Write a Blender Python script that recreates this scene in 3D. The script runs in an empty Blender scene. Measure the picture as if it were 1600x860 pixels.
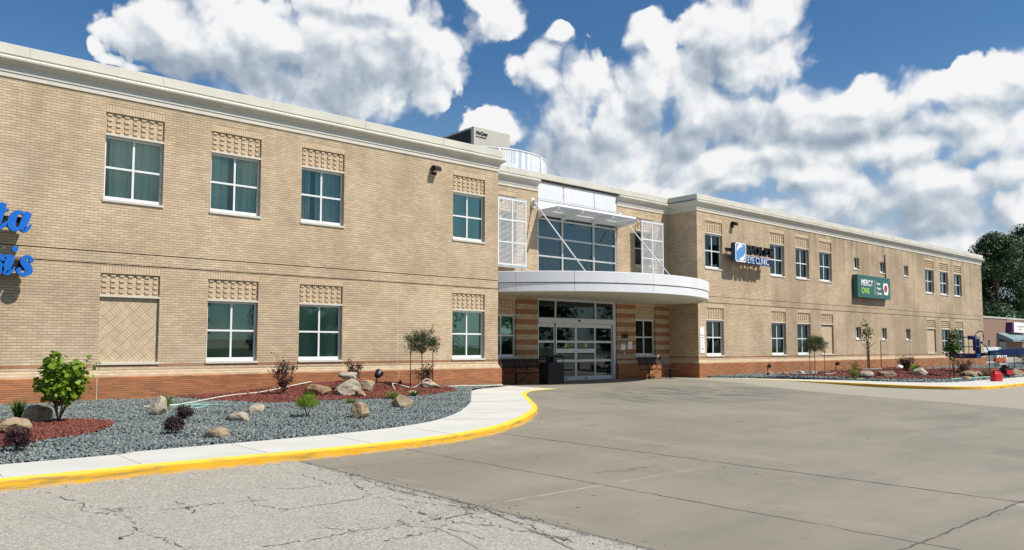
import bpy, bmesh, math, random
import numpy as np
from mathutils import Vector, Matrix, noise
from mathutils.geometry import tessellate_polygon
R = math.radians
random.seed(7); rng = np.random.default_rng(11)
scene = bpy.context.scene
C = scene.collection
PI = math.pi

# ------------------------------------------------------------------ camera
cam = bpy.data.objects.new('camera', bpy.data.cameras.new('camera')); C.objects.link(cam)
cam.location = (0, -21.364, 1.52)
cam.rotation_euler = (R(90 + 3.806), 0, R(-40.843))
cam.data.sensor_width = 36; cam.data.lens = 27.045; cam.data.shift_y = 0.0206
cam.data.clip_end = 3000; cam.data.clip_start = .1
scene.camera = cam

# ------------------------------------------------------------------ light
SUN = Vector((0.5, -1.0, 1.4)).normalized()          # towards the sun
sun_d = bpy.data.lights.new('sun', 'SUN'); sun_d.energy = 5.0; sun_d.angle = R(0.53); sun_d.color = (1, .955, .88)
sun = bpy.data.objects.new('sun', sun_d); C.objects.link(sun)
sun.rotation_euler = (-SUN).to_track_quat('-Z', 'Y').to_euler()
scene.view_settings.view_transform = 'Standard'
scene.view_settings.look = 'None'
scene.view_settings.exposure = 0.2
scene.view_settings.gamma = 1
scene.view_settings.use_curve_mapping = False

CLOUDS = [(0.3322,0.3431,0.1026,0.05),(0.2881,0.3652,0.0531,0.0415),(0.3995,0.3726,0.1154,0.0683),(0.511,0.3827,0.1061,0.0625),(0.5858,0.3646,0.0602,0.0527),(0.4634,0.3232,0.0875,0.0415),(0.6195,0.3696,0.0321,0.0264),(0.553,0.3173,0.0331,0.027),(0.2039,0.3323,0.0104,0.0122),(0.2241,0.3205,0.0239,0.0069),(0.2512,0.3177,0.0273,0.007),(0.683,0.4179,0.0444,0.0308),(0.7742,0.3907,0.0187,0.0134),(0.6773,0.2856,0.0439,0.0222),(0.7805,0.297,0.059,0.0668),(0.7553,0.3364,0.0356,0.037),(0.8229,0.3424,0.0378,0.0367),(0.8516,0.2792,0.0704,0.0629),(0.9023,0.3762,0.0312,0.0356),(0.8894,0.3318,0.0453,0.0457),(0.822,0.2307,0.079,0.0442),(1.0111,0.3923,0.0764,0.0535),(1.0216,0.3366,0.0771,0.0515),(0.9776,0.2878,0.0945,0.0458),(1.0661,0.2877,0.0447,0.0408),(1.1422,0.2829,0.063,0.0274),(1.2102,0.2809,0.0557,0.0265),(1.2739,0.2847,0.0487,0.0302),(1.3101,0.2916,0.0349,0.0262),(1.0913,0.2591,0.1166,0.0238),(1.2351,0.2493,0.0699,0.0223),(0.9995,0.2088,0.0279,0.0188),(1.0899,0.2064,0.0582,0.0212),(1.1461,0.1755,0.0796,0.0358),(1.2263,0.1794,0.0575,0.0358),(1.2827,0.1943,0.0359,0.0379),(1.0668,0.162,0.0664,0.0216),(1.2121,0.1408,0.0711,0.0291),(1.2987,0.1476,0.035,0.0413),(0.8797,0.2065,0.045,0.0201),
 (.99,.23,.09,.03),(1.17,.225,.12,.028),(1.28,.23,.08,.03),(0.93,.145,.06,.022),(1.02,.13,.07,.025),(1.13,.115,.08,.025),(1.25,.11,.09,.03),(1.33,.12,.06,.03),(.93,.19,.05,.02),
 (0.9461, 0.313, 0.0482, 0.0532), (0.929, 0.2521, 0.0483, 0.0392), (1.0233, 0.2383, 0.122, 0.02), (0.7968, 0.2086, 0.0584, 0.0325),
 # clouds in the rest of the sky
 (1.55,.24,.16,.06),(1.75,.17,.15,.05),(-.1,.28,.16,.06),(.02,.2,.14,.05),(-.9,.18,.22,.05),(-2.0,.2,.25,.06),(2.6,.28,.2,.07),(2.2,.2,.2,.05),(3.0,.2,.25,.05),(-2.9,.2,.25,.06)]

CLOUD_GREY = [(0.4473, 0.3332, 0.1495, 0.0336), (0.3108, 0.326, 0.0791, 0.0286), (1.0239, 0.2651, 0.1298, 0.0289), (0.9131, 0.2686, 0.0568, 0.0547), (1.1483, 0.253, 0.1042, 0.0219), (0.7971, 0.253, 0.067, 0.036), (1.1996, 0.1564, 0.1311, 0.0365), (1.0367, 0.1558, 0.0903, 0.0313), (0.5607, 0.3746, 0.0499, 0.0224), (0.9626, 0.3419, 0.0319, 0.0373), (0.5106, 0.4046, 0.0981, 0.0131)]      # thick, grey bodies of the clouds
world = bpy.data.worlds.new('World'); scene.world = world; world.use_nodes = True
def sky():
    # node group: cloud density as a function of (azimuth, elevation, 0)
    g = bpy.data.node_groups.new('cloud_density', 'ShaderNodeTree')
    g.interface.new_socket('P', in_out='INPUT', socket_type='NodeSocketVector')
    g.interface.new_socket('D', in_out='OUTPUT', socket_type='NodeSocketFloat')
    n = g.nodes; l = g.links
    gi = n.new('NodeGroupInput'); go = n.new('NodeGroupOutput')
    def noise_(scale, det, rough, src, dist=0):
        t = n.new('ShaderNodeTexNoise'); t.noise_dimensions = '2D'; t.inputs['Scale'].default_value = scale; t.inputs['Detail'].default_value = det
        t.inputs['Roughness'].default_value = rough; t.inputs['Distortion'].default_value = dist; l.new(src, t.inputs['Vector']); return t
    def vm(op, a, b, c=None):
        t = n.new('ShaderNodeVectorMath'); t.operation = op
        for i, x in enumerate((a, b, c)):
            if x is None: continue
            if isinstance(x, tuple): t.inputs[i].default_value = x
            else: l.new(x, t.inputs[i])
        return t.outputs['Value'] if op in ('LENGTH',) else t.outputs[0]
    def m(op, a, b=None, c=None, clamp=False):
        t = n.new('ShaderNodeMath'); t.operation = op; t.use_clamp = clamp
        for i, x in enumerate((a, b, c)):
            if x is None: continue
            if isinstance(x, (int, float)): t.inputs[i].default_value = x
            else: l.new(x, t.inputs[i])
        return t.outputs[0]
    # stretch so that noise cells are a little wider than high
    P = gi.outputs[0]
    w1 = noise_(9, 2, .5, P); w2 = noise_(34, 3, .55, P)
    a = vm('MULTIPLY_ADD', vm('SUBTRACT', w1.outputs['Color'], (.5, .5, .5)), (.045, .035, 0), P)
    a = vm('MULTIPLY_ADD', vm('SUBTRACT', w2.outputs['Color'], (.5, .5, .5)), (.016, .014, 0), a)
    cur = None
    for (cx, cy, rx, ry) in CLOUDS:
        rx *= 1.08; ry *= 1.10
        q = vm('MULTIPLY_ADD', a, (1/rx, 1/ry, 0), (-cx/rx, -cy/ry, 0))
        t = n.new('ShaderNodeVectorMath'); t.operation = 'LENGTH'; l.new(q, t.inputs[0]); d = t.outputs['Value']
        cur = d if cur is None else m('SMOOTH_MIN', cur, d, .25)
    D = m('SUBTRACT', 1.0, cur)
    # billows: inverted smooth voronoi at two sizes
    def vor(scale, amp, D):
        v = n.new('ShaderNodeTexVoronoi'); v.voronoi_dimensions = '2D'; v.feature = 'SMOOTH_F1'; v.inputs['Smoothness'].default_value = .30
        v.inputs['Scale'].default_value = scale; l.new(a, v.inputs['Vector'])
        return m('MULTIPLY_ADD', m('SUBTRACT', .42, v.outputs['Distance']), amp, D)
    D = vor(19, .80, D); D = vor(46, .34, D); D = vor(105, .13, D)
    f = noise_(60, 6, .6, a)
    D = m('MULTIPLY_ADD', m('SUBTRACT', f.outputs['Fac'], .5), .16, D)
    f2 = noise_(12, 4, .55, P)
    D = m('MULTIPLY_ADD', m('SUBTRACT', f2.outputs['Fac'], .36), .45, D)
    l.new(D, go.inputs[0])

    nt = world.node_tree; n = nt.nodes; l = nt.links
    for x in list(n): n.remove(x)
    out = n.new('ShaderNodeOutputWorld'); bg = n.new('ShaderNodeBackground')
    st = n.new('ShaderNodeTexSky'); st.sky_type = 'NISHITA'; st.sun_disc = False
    st.sun_elevation = math.asin(SUN.z); st.sun_rotation = math.atan2(SUN.x, SUN.y)
    st.altitude = 300; st.air_density = 1.0; st.dust_density = .35; st.ozone_density = 2.2
    hs = n.new('ShaderNodeHueSaturation'); hs.inputs['Saturation'].default_value = 1.26; hs.inputs['Value'].default_value = 1.85
    l.new(st.outputs[0], hs.inputs['Color'])
    tc = n.new('ShaderNodeTexCoord'); sp = n.new('ShaderNodeSeparateXYZ'); l.new(tc.outputs['Generated'], sp.inputs[0])
    az = m('ARCTAN2', sp.outputs[0], sp.outputs[1]); el = m('ARCSINE', sp.outputs[2])
    cb = n.new('ShaderNodeCombineXYZ'); l.new(az, cb.inputs[0]); l.new(el, cb.inputs[1])
    P = cb.outputs[0]
    def dens(off):
        gr = n.new('ShaderNodeGroup'); gr.node_tree = g
        l.new(P if off is None else vm('ADD', P, off), gr.inputs[0]); return gr.outputs[0]
    D0 = dens(None); D1 = dens((.008, .012, 0)); D2 = dens((.022, .04, 0))
    def mr(x, a, b, c=0, d=1, smooth=True):
        t = n.new('ShaderNodeMapRange'); t.interpolation_type = 'SMOOTHSTEP' if smooth else 'LINEAR'
        for k, v in zip(('From Min', 'From Max', 'To Min', 'To Max'), (a, b, c, d)): t.inputs[k].default_value = v
        l.new(x, t.inputs['Value']); return t.outputs[0]
    # crisp sunlit crowns, soft thin edges elsewhere
    en = n.new('ShaderNodeTexNoise'); en.inputs['Scale'].default_value = 11; en.inputs['Detail'].default_value = 3; l.new(P, en.inputs['Vector'])
    wdt = mr(en.outputs[0], .38, .60, .16, .75)
    alpha = m('DIVIDE', m('ADD', D0, .05), wdt, clamp=True)
    alpha = m('MULTIPLY', m('MULTIPLY', alpha, alpha), m('SUBTRACT', 3.0, m('MULTIPLY', alpha, 2.0)))
    s1 = m('MULTIPLY_ADD', m('SUBTRACT', D0, D1), .85, .0)       # small relief, lit from above right
    s2 = m('MULTIPLY_ADD', m('SUBTRACT', D0, D2), .40, .0)
    thick = mr(D0, .3, 1.2, 0, .20)
    gcur = None
    wn = n.new('ShaderNodeTexNoise'); wn.inputs['Scale'].default_value = 16; wn.inputs['Detail'].default_value = 5; l.new(P, wn.inputs['Vector'])
    Pw = vm('MULTIPLY_ADD', vm('SUBTRACT', wn.outputs['Color'], (.5, .5, .5)), (.07, .05, 0), P)
    for (cx, cy, rx, ry) in CLOUD_GREY:
        q = vm('MULTIPLY_ADD', Pw, (1/rx, 1/ry, 0), (-cx/rx, -cy/ry, 0)); d = vm('LENGTH', q, None)
        gcur = d if gcur is None else m('SMOOTH_MIN', gcur, d, .3)
    grey = mr(gcur, 1.45, .15, 0, .56)
    s = m('ADD', s1, s2); s = m('SUBTRACT', s, grey); s = m('ADD', s, .82); s = m('SUBTRACT', s, thick)
    s = mr(s, -.22, 1.0, 0, 1, False)
    cr = n.new('ShaderNodeValToRGB'); l.new(s, cr.inputs[0])
    e = cr.color_ramp.elements
    e[0].position = 0; e[0].color = (.33, .40, .49, 1); e[1].position = 1; e[1].color = (.97, .97, .98, 1)
    for p_, c_ in ((.34, (.48, .55, .63, 1)), (.60, (.66, .72, .78, 1)), (.80, (.84, .87, .90, 1))):
        x = e.new(p_); x.color = c_
    # Sky strength 0.1; clouds given the same radiance scale
    sc = n.new('ShaderNodeVectorMath'); sc.operation = 'SCALE'; sc.inputs['Scale'].default_value = 16.5; l.new(cr.outputs[0], sc.inputs[0])
    # haze of thin cloud low in the sky
    veil = m('MULTIPLY', mr(el, .02, .36, 1, 0), .95)
    vr = n.new('ShaderNodeTexNoise'); vr.inputs['Scale'].default_value = 6; vr.inputs['Detail'].default_value = 6; l.new(P, vr.inputs['Vector'])
    veil = m('MULTIPLY', veil, mr(vr.outputs[0], .35, .65, .35, 1.2))
    mx0 = n.new('ShaderNodeMix'); mx0.data_type = 'RGBA'; l.new(veil, mx0.inputs[0]); l.new(hs.outputs[0], mx0.inputs[6]); mx0.inputs[7].default_value = (7.2, 9.4, 11.6, 1)
    mx = n.new('ShaderNodeMix'); mx.data_type = 'RGBA'; l.new(alpha, mx.inputs[0]); l.new(mx0.outputs[2], mx.inputs[6]); l.new(sc.outputs[0], mx.inputs[7])
    l.new(mx.outputs[2], bg.inputs[0]); bg.inputs[1].default_value = 0.05
    l.new(bg.outputs[0], out.inputs[0])
sky()
world.cycles.sampling_method = 'MANUAL'; world.cycles.sample_map_resolution = 512

# ------------------------------------------------------------------ materials
class NT:
    def __init__(s, name):
        s.m = bpy.data.materials.new(name); s.m.use_nodes = True
        s.n = s.m.node_tree.nodes; s.l = s.m.node_tree.links
        s.b = s.n['Principled BSDF']; s.out = s.n['Material Output']
        s.tc = s.n.new('ShaderNodeTexCoord')
    def math(s, op, a, b=None, c=None, clamp=False):
        t = s.n.new('ShaderNodeMath'); t.operation = op; t.use_clamp = clamp
        for i, x in enumerate((a, b, c)):
            if x is None: continue
            if isinstance(x, (int, float)): t.inputs[i].default_value = x
            else: s.l.new(x, t.inputs[i])
        return t.outputs[0]
    def noise(s, scale, det=4, rough=.55, vec=None, dist=0):
        t = s.n.new('ShaderNodeTexNoise'); t.inputs['Scale'].default_value = scale
        t.inputs['Detail'].default_value = det; t.inputs['Roughness'].default_value = rough; t.inputs['Distortion'].default_value = dist
        s.l.new(vec if vec is not None else s.tc.outputs['Object'], t.inputs['Vector']); return t.outputs['Fac']
    def mapping(s, scale=(1, 1, 1), vec=None):
        t = s.n.new('ShaderNodeMapping'); t.inputs['Scale'].default_value = scale
        s.l.new(vec if vec is not None else s.tc.outputs['Object'], t.inputs['Vector']); return t.outputs[0]
    def mr(s, x, a, b, c=0, d=1):
        t = s.n.new('ShaderNodeMapRange')
        for k, v in zip(('From Min', 'From Max', 'To Min', 'To Max'), (a, b, c, d)): t.inputs[k].default_value = v
        s.l.new(x, t.inputs['Value']); return t.outputs[0]
    def mix(s, f, a, b, mode='MIX'):
        t = s.n.new('ShaderNodeMix'); t.data_type = 'RGBA'; t.blend_type = mode
        if isinstance(f, (int, float)): t.inputs[0].default_value = f
        else: s.l.new(f, t.inputs[0])
        for i, x in ((6, a), (7, b)):
            if isinstance(x, tuple): t.inputs[i].default_value = (*x, 1)[:4]
            else: s.l.new(x, t.inputs[i])
        return t.outputs[2]
    def bump(s, h, strength=.5, dist=.01):
        t = s.n.new('ShaderNodeBump'); t.inputs['Strength'].default_value = strength; t.inputs['Distance'].default_value = dist
        s.l.new(h, t.inputs['Height']); s.l.new(t.outputs[0], s.b.inputs['Normal']); return t
    def color(s, c):
        if isinstance(c, tuple): s.b.inputs['Base Color'].default_value = (*c, 1)[:4]
        else: s.l.new(c, s.b.inputs['Base Color'])
    def rough(s, r):
        if isinstance(r, (int, float)): s.b.inputs['Roughness'].default_value = r
        else: s.l.new(r, s.b.inputs['Roughness'])
    def sep(s, vec=None):
        t = s.n.new('ShaderNodeSeparateXYZ'); s.l.new(vec if vec is not None else s.tc.outputs['Object'], t.inputs[0]); return t.outputs
def simple(name, col, rough=.6, metal=0, var=.12, scale=8, bump=0, spec=.5):
    t = NT(name)
    f = t.noise(scale, 5)
    a = tuple(x * (1 - var) for x in col); b = tuple(min(1, x * (1 + var)) for x in col)
    t.color(t.mix(t.mr(f, .3, .7), a, b)); t.rough(rough); t.b.inputs['Metallic'].default_value = metal
    t.b.inputs['Specular IOR Level'].default_value = spec
    if bump: t.bump(f, bump, .02)
    return t.m
M = {}
ROW = .0678; BW = .2032
def brick_mat(name, c1, c2, hj, vj, orange_bands=None, stain=.75, joint=.0108, var=.5, ROW=ROW, BW=BW):
    t = NT(name)
    x, y, z = t.sep()
    ge = t.n.new('ShaderNodeNewGeometry'); nx, ny, nz = t.sep(ge.outputs['Normal'])
    side = t.math('GREATER_THAN', t.math('ABSOLUTE', nx), .7)
    u = t.math('ADD', t.math('MULTIPLY', x, t.math('SUBTRACT', 1, side)), t.math('MULTIPLY', y, side))
    cb = t.n.new('ShaderNodeCombineXYZ'); t.l.new(u, cb.inputs[0]); t.l.new(z, cb.inputs[1])
    br = t.n.new('ShaderNodeTexBrick'); t.l.new(cb.outputs[0], br.inputs['Vector'])
    br.offset = .5; br.squash = 1; br.inputs['Scale'].default_value = 1
    br.inputs['Brick Width'].default_value = BW; br.inputs['Row Height'].default_value = ROW
    br.inputs['Mortar Size'].default_value = joint * .5; br.inputs['Mortar Smooth'].default_value = .15; br.inputs['Bias'].default_value = 0
    br.inputs['Color1'].default_value = (*c1, 1); br.inputs['Color2'].default_value = (*c2, 1); br.inputs['Mortar'].default_value = (*vj, 1)
    col = br.outputs['Color']
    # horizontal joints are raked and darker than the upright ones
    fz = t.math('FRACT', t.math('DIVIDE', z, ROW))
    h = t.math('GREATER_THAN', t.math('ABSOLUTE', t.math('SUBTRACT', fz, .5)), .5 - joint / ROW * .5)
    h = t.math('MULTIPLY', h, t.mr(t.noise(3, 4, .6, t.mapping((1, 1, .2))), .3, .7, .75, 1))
    # big irregular tone shifts and streaks of weathering
    big = t.mr(t.noise(.55, 5, .6), .32, .68, 1 - .18, 1 + .12)
    fine = t.mr(t.noise(60, 3, .6), .3, .7, .93, 1.07)
    col = t.mix(1, col, t.grey(big) if hasattr(t, 'grey') else col, 'MIX') if False else col
    def mulgrey(c, f):
        cc = t.n.new('ShaderNodeVectorMath'); cc.operation = 'SCALE'; t.l.new(c, cc.inputs[0]); t.l.new(f, cc.inputs['Scale']); return cc.outputs[0]
    if orange_bands:
        # coloured courses: list of (z0, z1)
        cc = t.mix(br.outputs['Fac'], t.mix(t.noise(7, 2, .5, t.mapping((1, 1, 6))), *orange_bands['cols']), vj)
        mask = None
        if 'period' in orange_bands:
            f2 = t.math('FRACT', t.math('DIVIDE', t.math('SUBTRACT', z, orange_bands['z0']), orange_bands['period']))
            mask = t.math('LESS_THAN', f2, orange_bands['frac'])
        else:
            for (a, b) in orange_bands['bands']:
                k = t.math('MULTIPLY', t.math('GREATER_THAN', z, a), t.math('LESS_THAN', z, b))
                mask = k if mask is None else t.math('MAXIMUM', mask, k)
        col = t.mix(mask, col, cc)
    col = mulgrey(col, big); col = mulgrey(col, fine)
    streak = t.noise(1.3, 5, .62, t.mapping((1.6, 1.6, .12)), .4)
    patch = t.noise(.22, 3, .5)
    # weathering is heaviest towards the right wing and just under the coping
    right = t.mr(x, 29, 44, .35, 1.0); top = t.mr(z, 5.0, 8.0, .35, 1.0)
    st = t.math('MULTIPLY', t.mr(streak, .42, .66), t.math('MULTIPLY', right, top))
    st = t.math('MULTIPLY', t.math('ADD', st, t.math('MULTIPLY', t.mr(patch, .46, .58), t.mr(x, 29, 40, 0, .5))), stain)
    col = t.mix(st, col, (.24, .18, .12))
    tp = t.noise(.8, 5, .65, t.mapping((.5, .5, 1.1)), .3); col = t.mix(t.mr(tp, .50, .70, 0, .30), col, (.33, .245, .155) if orange_bands else (.24, .10, .05)); tp2 = t.noise(.45, 4, .6); col = t.mix(t.mr(tp2, .52, .68, 0, .22), col, (.66, .56, .42) if orange_bands else (.52, .24, .12))
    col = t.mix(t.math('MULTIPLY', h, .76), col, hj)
    t.color(col); t.rough(.88); t.b.inputs['Specular IOR Level'].default_value = .25
    hgt = t.math('SUBTRACT', 1, t.math('MAXIMUM', br.outputs['Fac'], h)); hgt = t.math('MULTIPLY_ADD', t.noise(90, 3), .15, hgt)
    t.bump(hgt, .55, .006)
    return t.m
CREAM1 = (.585, .456, .302); CREAM2 = (.470, .361, .236)
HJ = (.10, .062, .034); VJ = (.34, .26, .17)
OR1 = (.40, .175, .080); OR2 = (.26, .115, .055)
BZ0, BZ1 = 15 * ROW, 16 * ROW
M['brick'] = brick_mat('cream_brick', CREAM1, CREAM2, HJ, VJ, {'cols': (OR1, OR2), 'bands': [(BZ0, BZ1)]})
M['base'] = brick_mat('orange_base_brick', (.46, .185, .078), (.27, .125, .065), (.085, .042, .022), (.36, .165, .08), stain=.2, joint=.010, ROW=.0525, BW=.30)
M['stripe'] = brick_mat('striped_brick', CREAM1, CREAM2, HJ, VJ, {'cols': (OR1, (.32, .135, .06)), 'z0': .815, 'period': ROW * 6, 'frac': .5}, stain=.1)
def lattice_mat():
    t = NT('lattice_brick')
    f = t.noise(4, 2, .5, t.mapping((1, 1, 3))); col = t.mix(t.mr(f, .35, .65), CREAM2, CREAM1)
    x, y, z = t.sep()
    t.color(col); t.rough(.9); t.bump(t.noise(80, 3), .3, .004); return t.m
M['lattice'] = lattice_mat()
M['lattice_back'] = simple('lattice_recess', (.44, .33, .2), .95, var=.1)
def herring_mat():
    t = NT('basketweave_brick')
    x, y, z = t.sep()
    # squares turned 45 degrees, in each three bricks, alternating direction
    s = .2032
    a = t.math('DIVIDE', t.math('MULTIPLY', t.math('ADD', x, z), .7071), s); b = t.math('DIVIDE', t.math('MULTIPLY', t.math('SUBTRACT', x, z), .7071), s)
    fa = t.math('FRACT', a); fb = t.math('FRACT', b)
    par = t.math('GREATER_THAN', t.math('FRACT', t.math('MULTIPLY', t.math('ADD', t.math('FLOOR', a), t.math('FLOOR', b)), .5)), .25)
    k = t.math('ADD', t.math('MULTIPLY', fa, par), t.math('MULTIPLY', fb, t.math('SUBTRACT', 1, par)))
    def edge(f, w): return t.math('GREATER_THAN', t.math('ABSOLUTE', t.math('SUBTRACT', f, .5)), .5 - w)
    j1 = t.math('MULTIPLY', t.math('MAXIMUM', edge(fa, .026), edge(fb, .026)), .75); j2 = t.math('MULTIPLY', edge(t.math('FRACT', t.math('MULTIPLY', k, 3)), .07), .6)
    j = t.math('MAXIMUM', j1, j2)
    col = t.mix(t.mr(t.noise(5, 2), .3, .7), CREAM2, CREAM1); t.color(t.mix(j, col, (.17, .12, .07))); t.rough(.9)
    t.bump(t.math('SUBTRACT', 1, j), .5, .005); return t.m
M['weave'] = herring_mat()
M['stone'] = simple('cast_stone', (.56, .53, .455), .75, var=.07, scale=3, bump=.1)
M['coping'] = simple('coping_metal', (.56, .54, .46), .5, var=.08, scale=1.2, spec=.4)
M['joint'] = simple('joint_seal', (.30, .28, .24), .8)
M['gap_shade'] = simple('painted_gap_shade', (.05, .04, .035), .9)  # near-black stands in for shade inside grooves, notches and the coping gap
M['crack'] = simple('crack_dirt', (.10, .092, .08), .95, var=.4, scale=12)
def weathered_white():
    t = NT('white_painted_panel'); col = t.mix(t.mr(t.noise(1.5, 4), .3, .7), (.66, .67, .675), (.71, .72, .725))
    st = t.noise(5, 5, .6, t.mapping((1, 1, .10)), .2); col = t.mix(t.mr(st, .54, .74, 0, .30), col, (.46, .45, .42))
    sp = t.noise(1.1, 6, .7); col = t.mix(t.mr(sp, .60, .72, 0, .18), col, (.50, .48, .44))
    t.color(col); t.rough(t.mr(st, .4, .7, .34, .55)); return t.m
M['white_metal'] = weathered_white()
M['grey_metal'] = simple('brushed_grey_metal', (.50, .51, .51), .4, .35, var=.05, scale=5)
M['frame'] = simple('white_window_frame', (.70, .71, .70), .4, var=.03)
M['storefront'] = simple('aluminium_frame', (.56, .57, .55), .38, .3, var=.05)
M['soffit'] = simple('soffit_panel', (.60, .56, .48), .8, var=.04)
M['roof'] = simple('roof_membrane', (.40, .40, .38), .9)
M['interior'] = simple('interior_wall', (.20, .21, .20), .9)
M['black'] = simple('black_metal', (.014, .014, .016), .42, .2, var=.2)
M['brown_metal'] = simple('dark_bronze_metal', (.020, .013, .012), .7, .0, var=.2, spec=.25)
M['rubber'] = simple('rubber', (.02, .02, .02), .85)
def blinds_mat(name, base, vert=True):
    t = NT(name); x, y, z = t.sep()
    f = t.math('FRACT', t.math('DIVIDE', x, .09)) if vert else t.math('FRACT', t.math('DIVIDE', z, .025))
    n_ = t.noise(9 if vert else 2, 1, .5, t.mapping((1, 1, .02)))
    col = t.mix(t.mr(n_, .35, .65), tuple(c * .72 for c in base), base)
    col = t.mix(t.mr(f, .0, .18, .55, 0), col, tuple(c * .5 for c in base))
    t.color(col); t.rough(.8); return t.m
M['blinds'] = blinds_mat('vertical_blinds', (.78, .80, .74))
M['shade'] = blinds_mat('roller_shade', (.50, .58, .48), False)
def glass_mat(name, tint, refl=.10, rough=.02):
    t = NT(name); n, l = t.n, t.l; n.remove(t.b)
    tr = n.new('ShaderNodeBsdfTransparent'); tr.inputs[0].default_value = (*tint, 1)
    gl = n.new('ShaderNodeBsdfGlossy'); gl.inputs['Roughness'].default_value = rough; gl.inputs['Color'].default_value = (.70, .84, .82, 1)
    w = n.new('ShaderNodeBump'); w.inputs['Strength'].default_value = .03; w.inputs['Distance'].default_value = .02
    l.new(t.noise(1.6, 1), w.inputs['Height']); l.new(w.outputs[0], gl.inputs['Normal'])
    fr = n.new('ShaderNodeFresnel'); fr.inputs[0].default_value = 1.5
    f = t.math('MULTIPLY', fr.outputs[0], refl, clamp=True)
    ms = n.new('ShaderNodeMixShader'); l.new(f, ms.inputs[0]); l.new(tr.outputs[0], ms.inputs[1]); l.new(gl.outputs[0], ms.inputs[2])
    l.new(ms.outputs[0], t.out.inputs[0]); return t.m
M['glass'] = glass_mat('tinted_window_glass', (.80, .92, .88), 1.7)
M['glass_dark'] = glass_mat('entrance_glass', (.30, .36, .33), 1.7)
M['glass_curtain'] = glass_mat('curtain_wall_glass', (.30, .68, .60), 3.4)
def mesh_screen_mat():
    t = NT('perforated_white_metal'); n, l = t.n, t.l
    tr = n.new('ShaderNodeBsdfTransparent'); v = n.new('ShaderNodeTexVoronoi'); v.inputs['Scale'].default_value = 38; v.inputs['Randomness'].default_value = .1
    l.new(t.tc.outputs['Object'], v.inputs['Vector']); hole = t.math('LESS_THAN', v.outputs['Distance'], .40)
    t.color((.74, .76, .78)); t.rough(.5)
    ms = n.new('ShaderNodeMixShader'); l.new(hole, ms.inputs[0]); l.new(t.b.outputs[0], ms.inputs[1]); l.new(tr.outputs[0], ms.inputs[2]); l.new(ms.outputs[0], t.out.inputs[0]); return t.m
M['perforated'] = mesh_screen_mat()
def concrete_walk():
    t = NT('pale_sidewalk_concrete'); col = t.mix(t.mr(t.noise(1.1, 6, .6), .3, .7), (.52, .51, .455), (.60, .59, .53))
    col = t.mix(t.mr(t.noise(140, 3, .6), .55, .75, 0, .35), col, (.42, .40, .36))
    sm = t.noise(.9, 4, .6, t.mapping((.5, 1.6, 1))); col = t.mix(t.mr(sm, .56, .72, 0, .30), col, (.40, .38, .33))
    t.color(col); t.rough(.9); t.bump(t.noise(120, 3), .15, .004); return t.m
M['walk'] = concrete_walk()
def yellow_paint():
    t = NT('worn_yellow_kerb_paint'); x, y, z = t.sep()
    col = t.mix(t.mr(t.noise(3, 5, .6), .3, .7), (.66, .34, .006), (.76, .42, .012)); col = t.mix(t.mr(z, .108, .118), col, (.84, .62, .045))  # sunlit top and duller face painted as two yellows
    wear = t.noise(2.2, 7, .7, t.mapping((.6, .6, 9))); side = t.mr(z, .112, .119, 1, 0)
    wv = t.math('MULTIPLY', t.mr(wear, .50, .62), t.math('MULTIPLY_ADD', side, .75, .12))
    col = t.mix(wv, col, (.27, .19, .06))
    col = t.mix(t.mr(t.noise(1.3, 6, .7), .63, .70), col, (.40, .37, .30))
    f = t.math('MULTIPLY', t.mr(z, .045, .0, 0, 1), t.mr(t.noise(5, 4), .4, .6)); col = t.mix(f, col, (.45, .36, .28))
    t.color(col); t.rough(.7); t.bump(wear, .2, .005); return t.m
M['yellow'] = yellow_paint()
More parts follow.
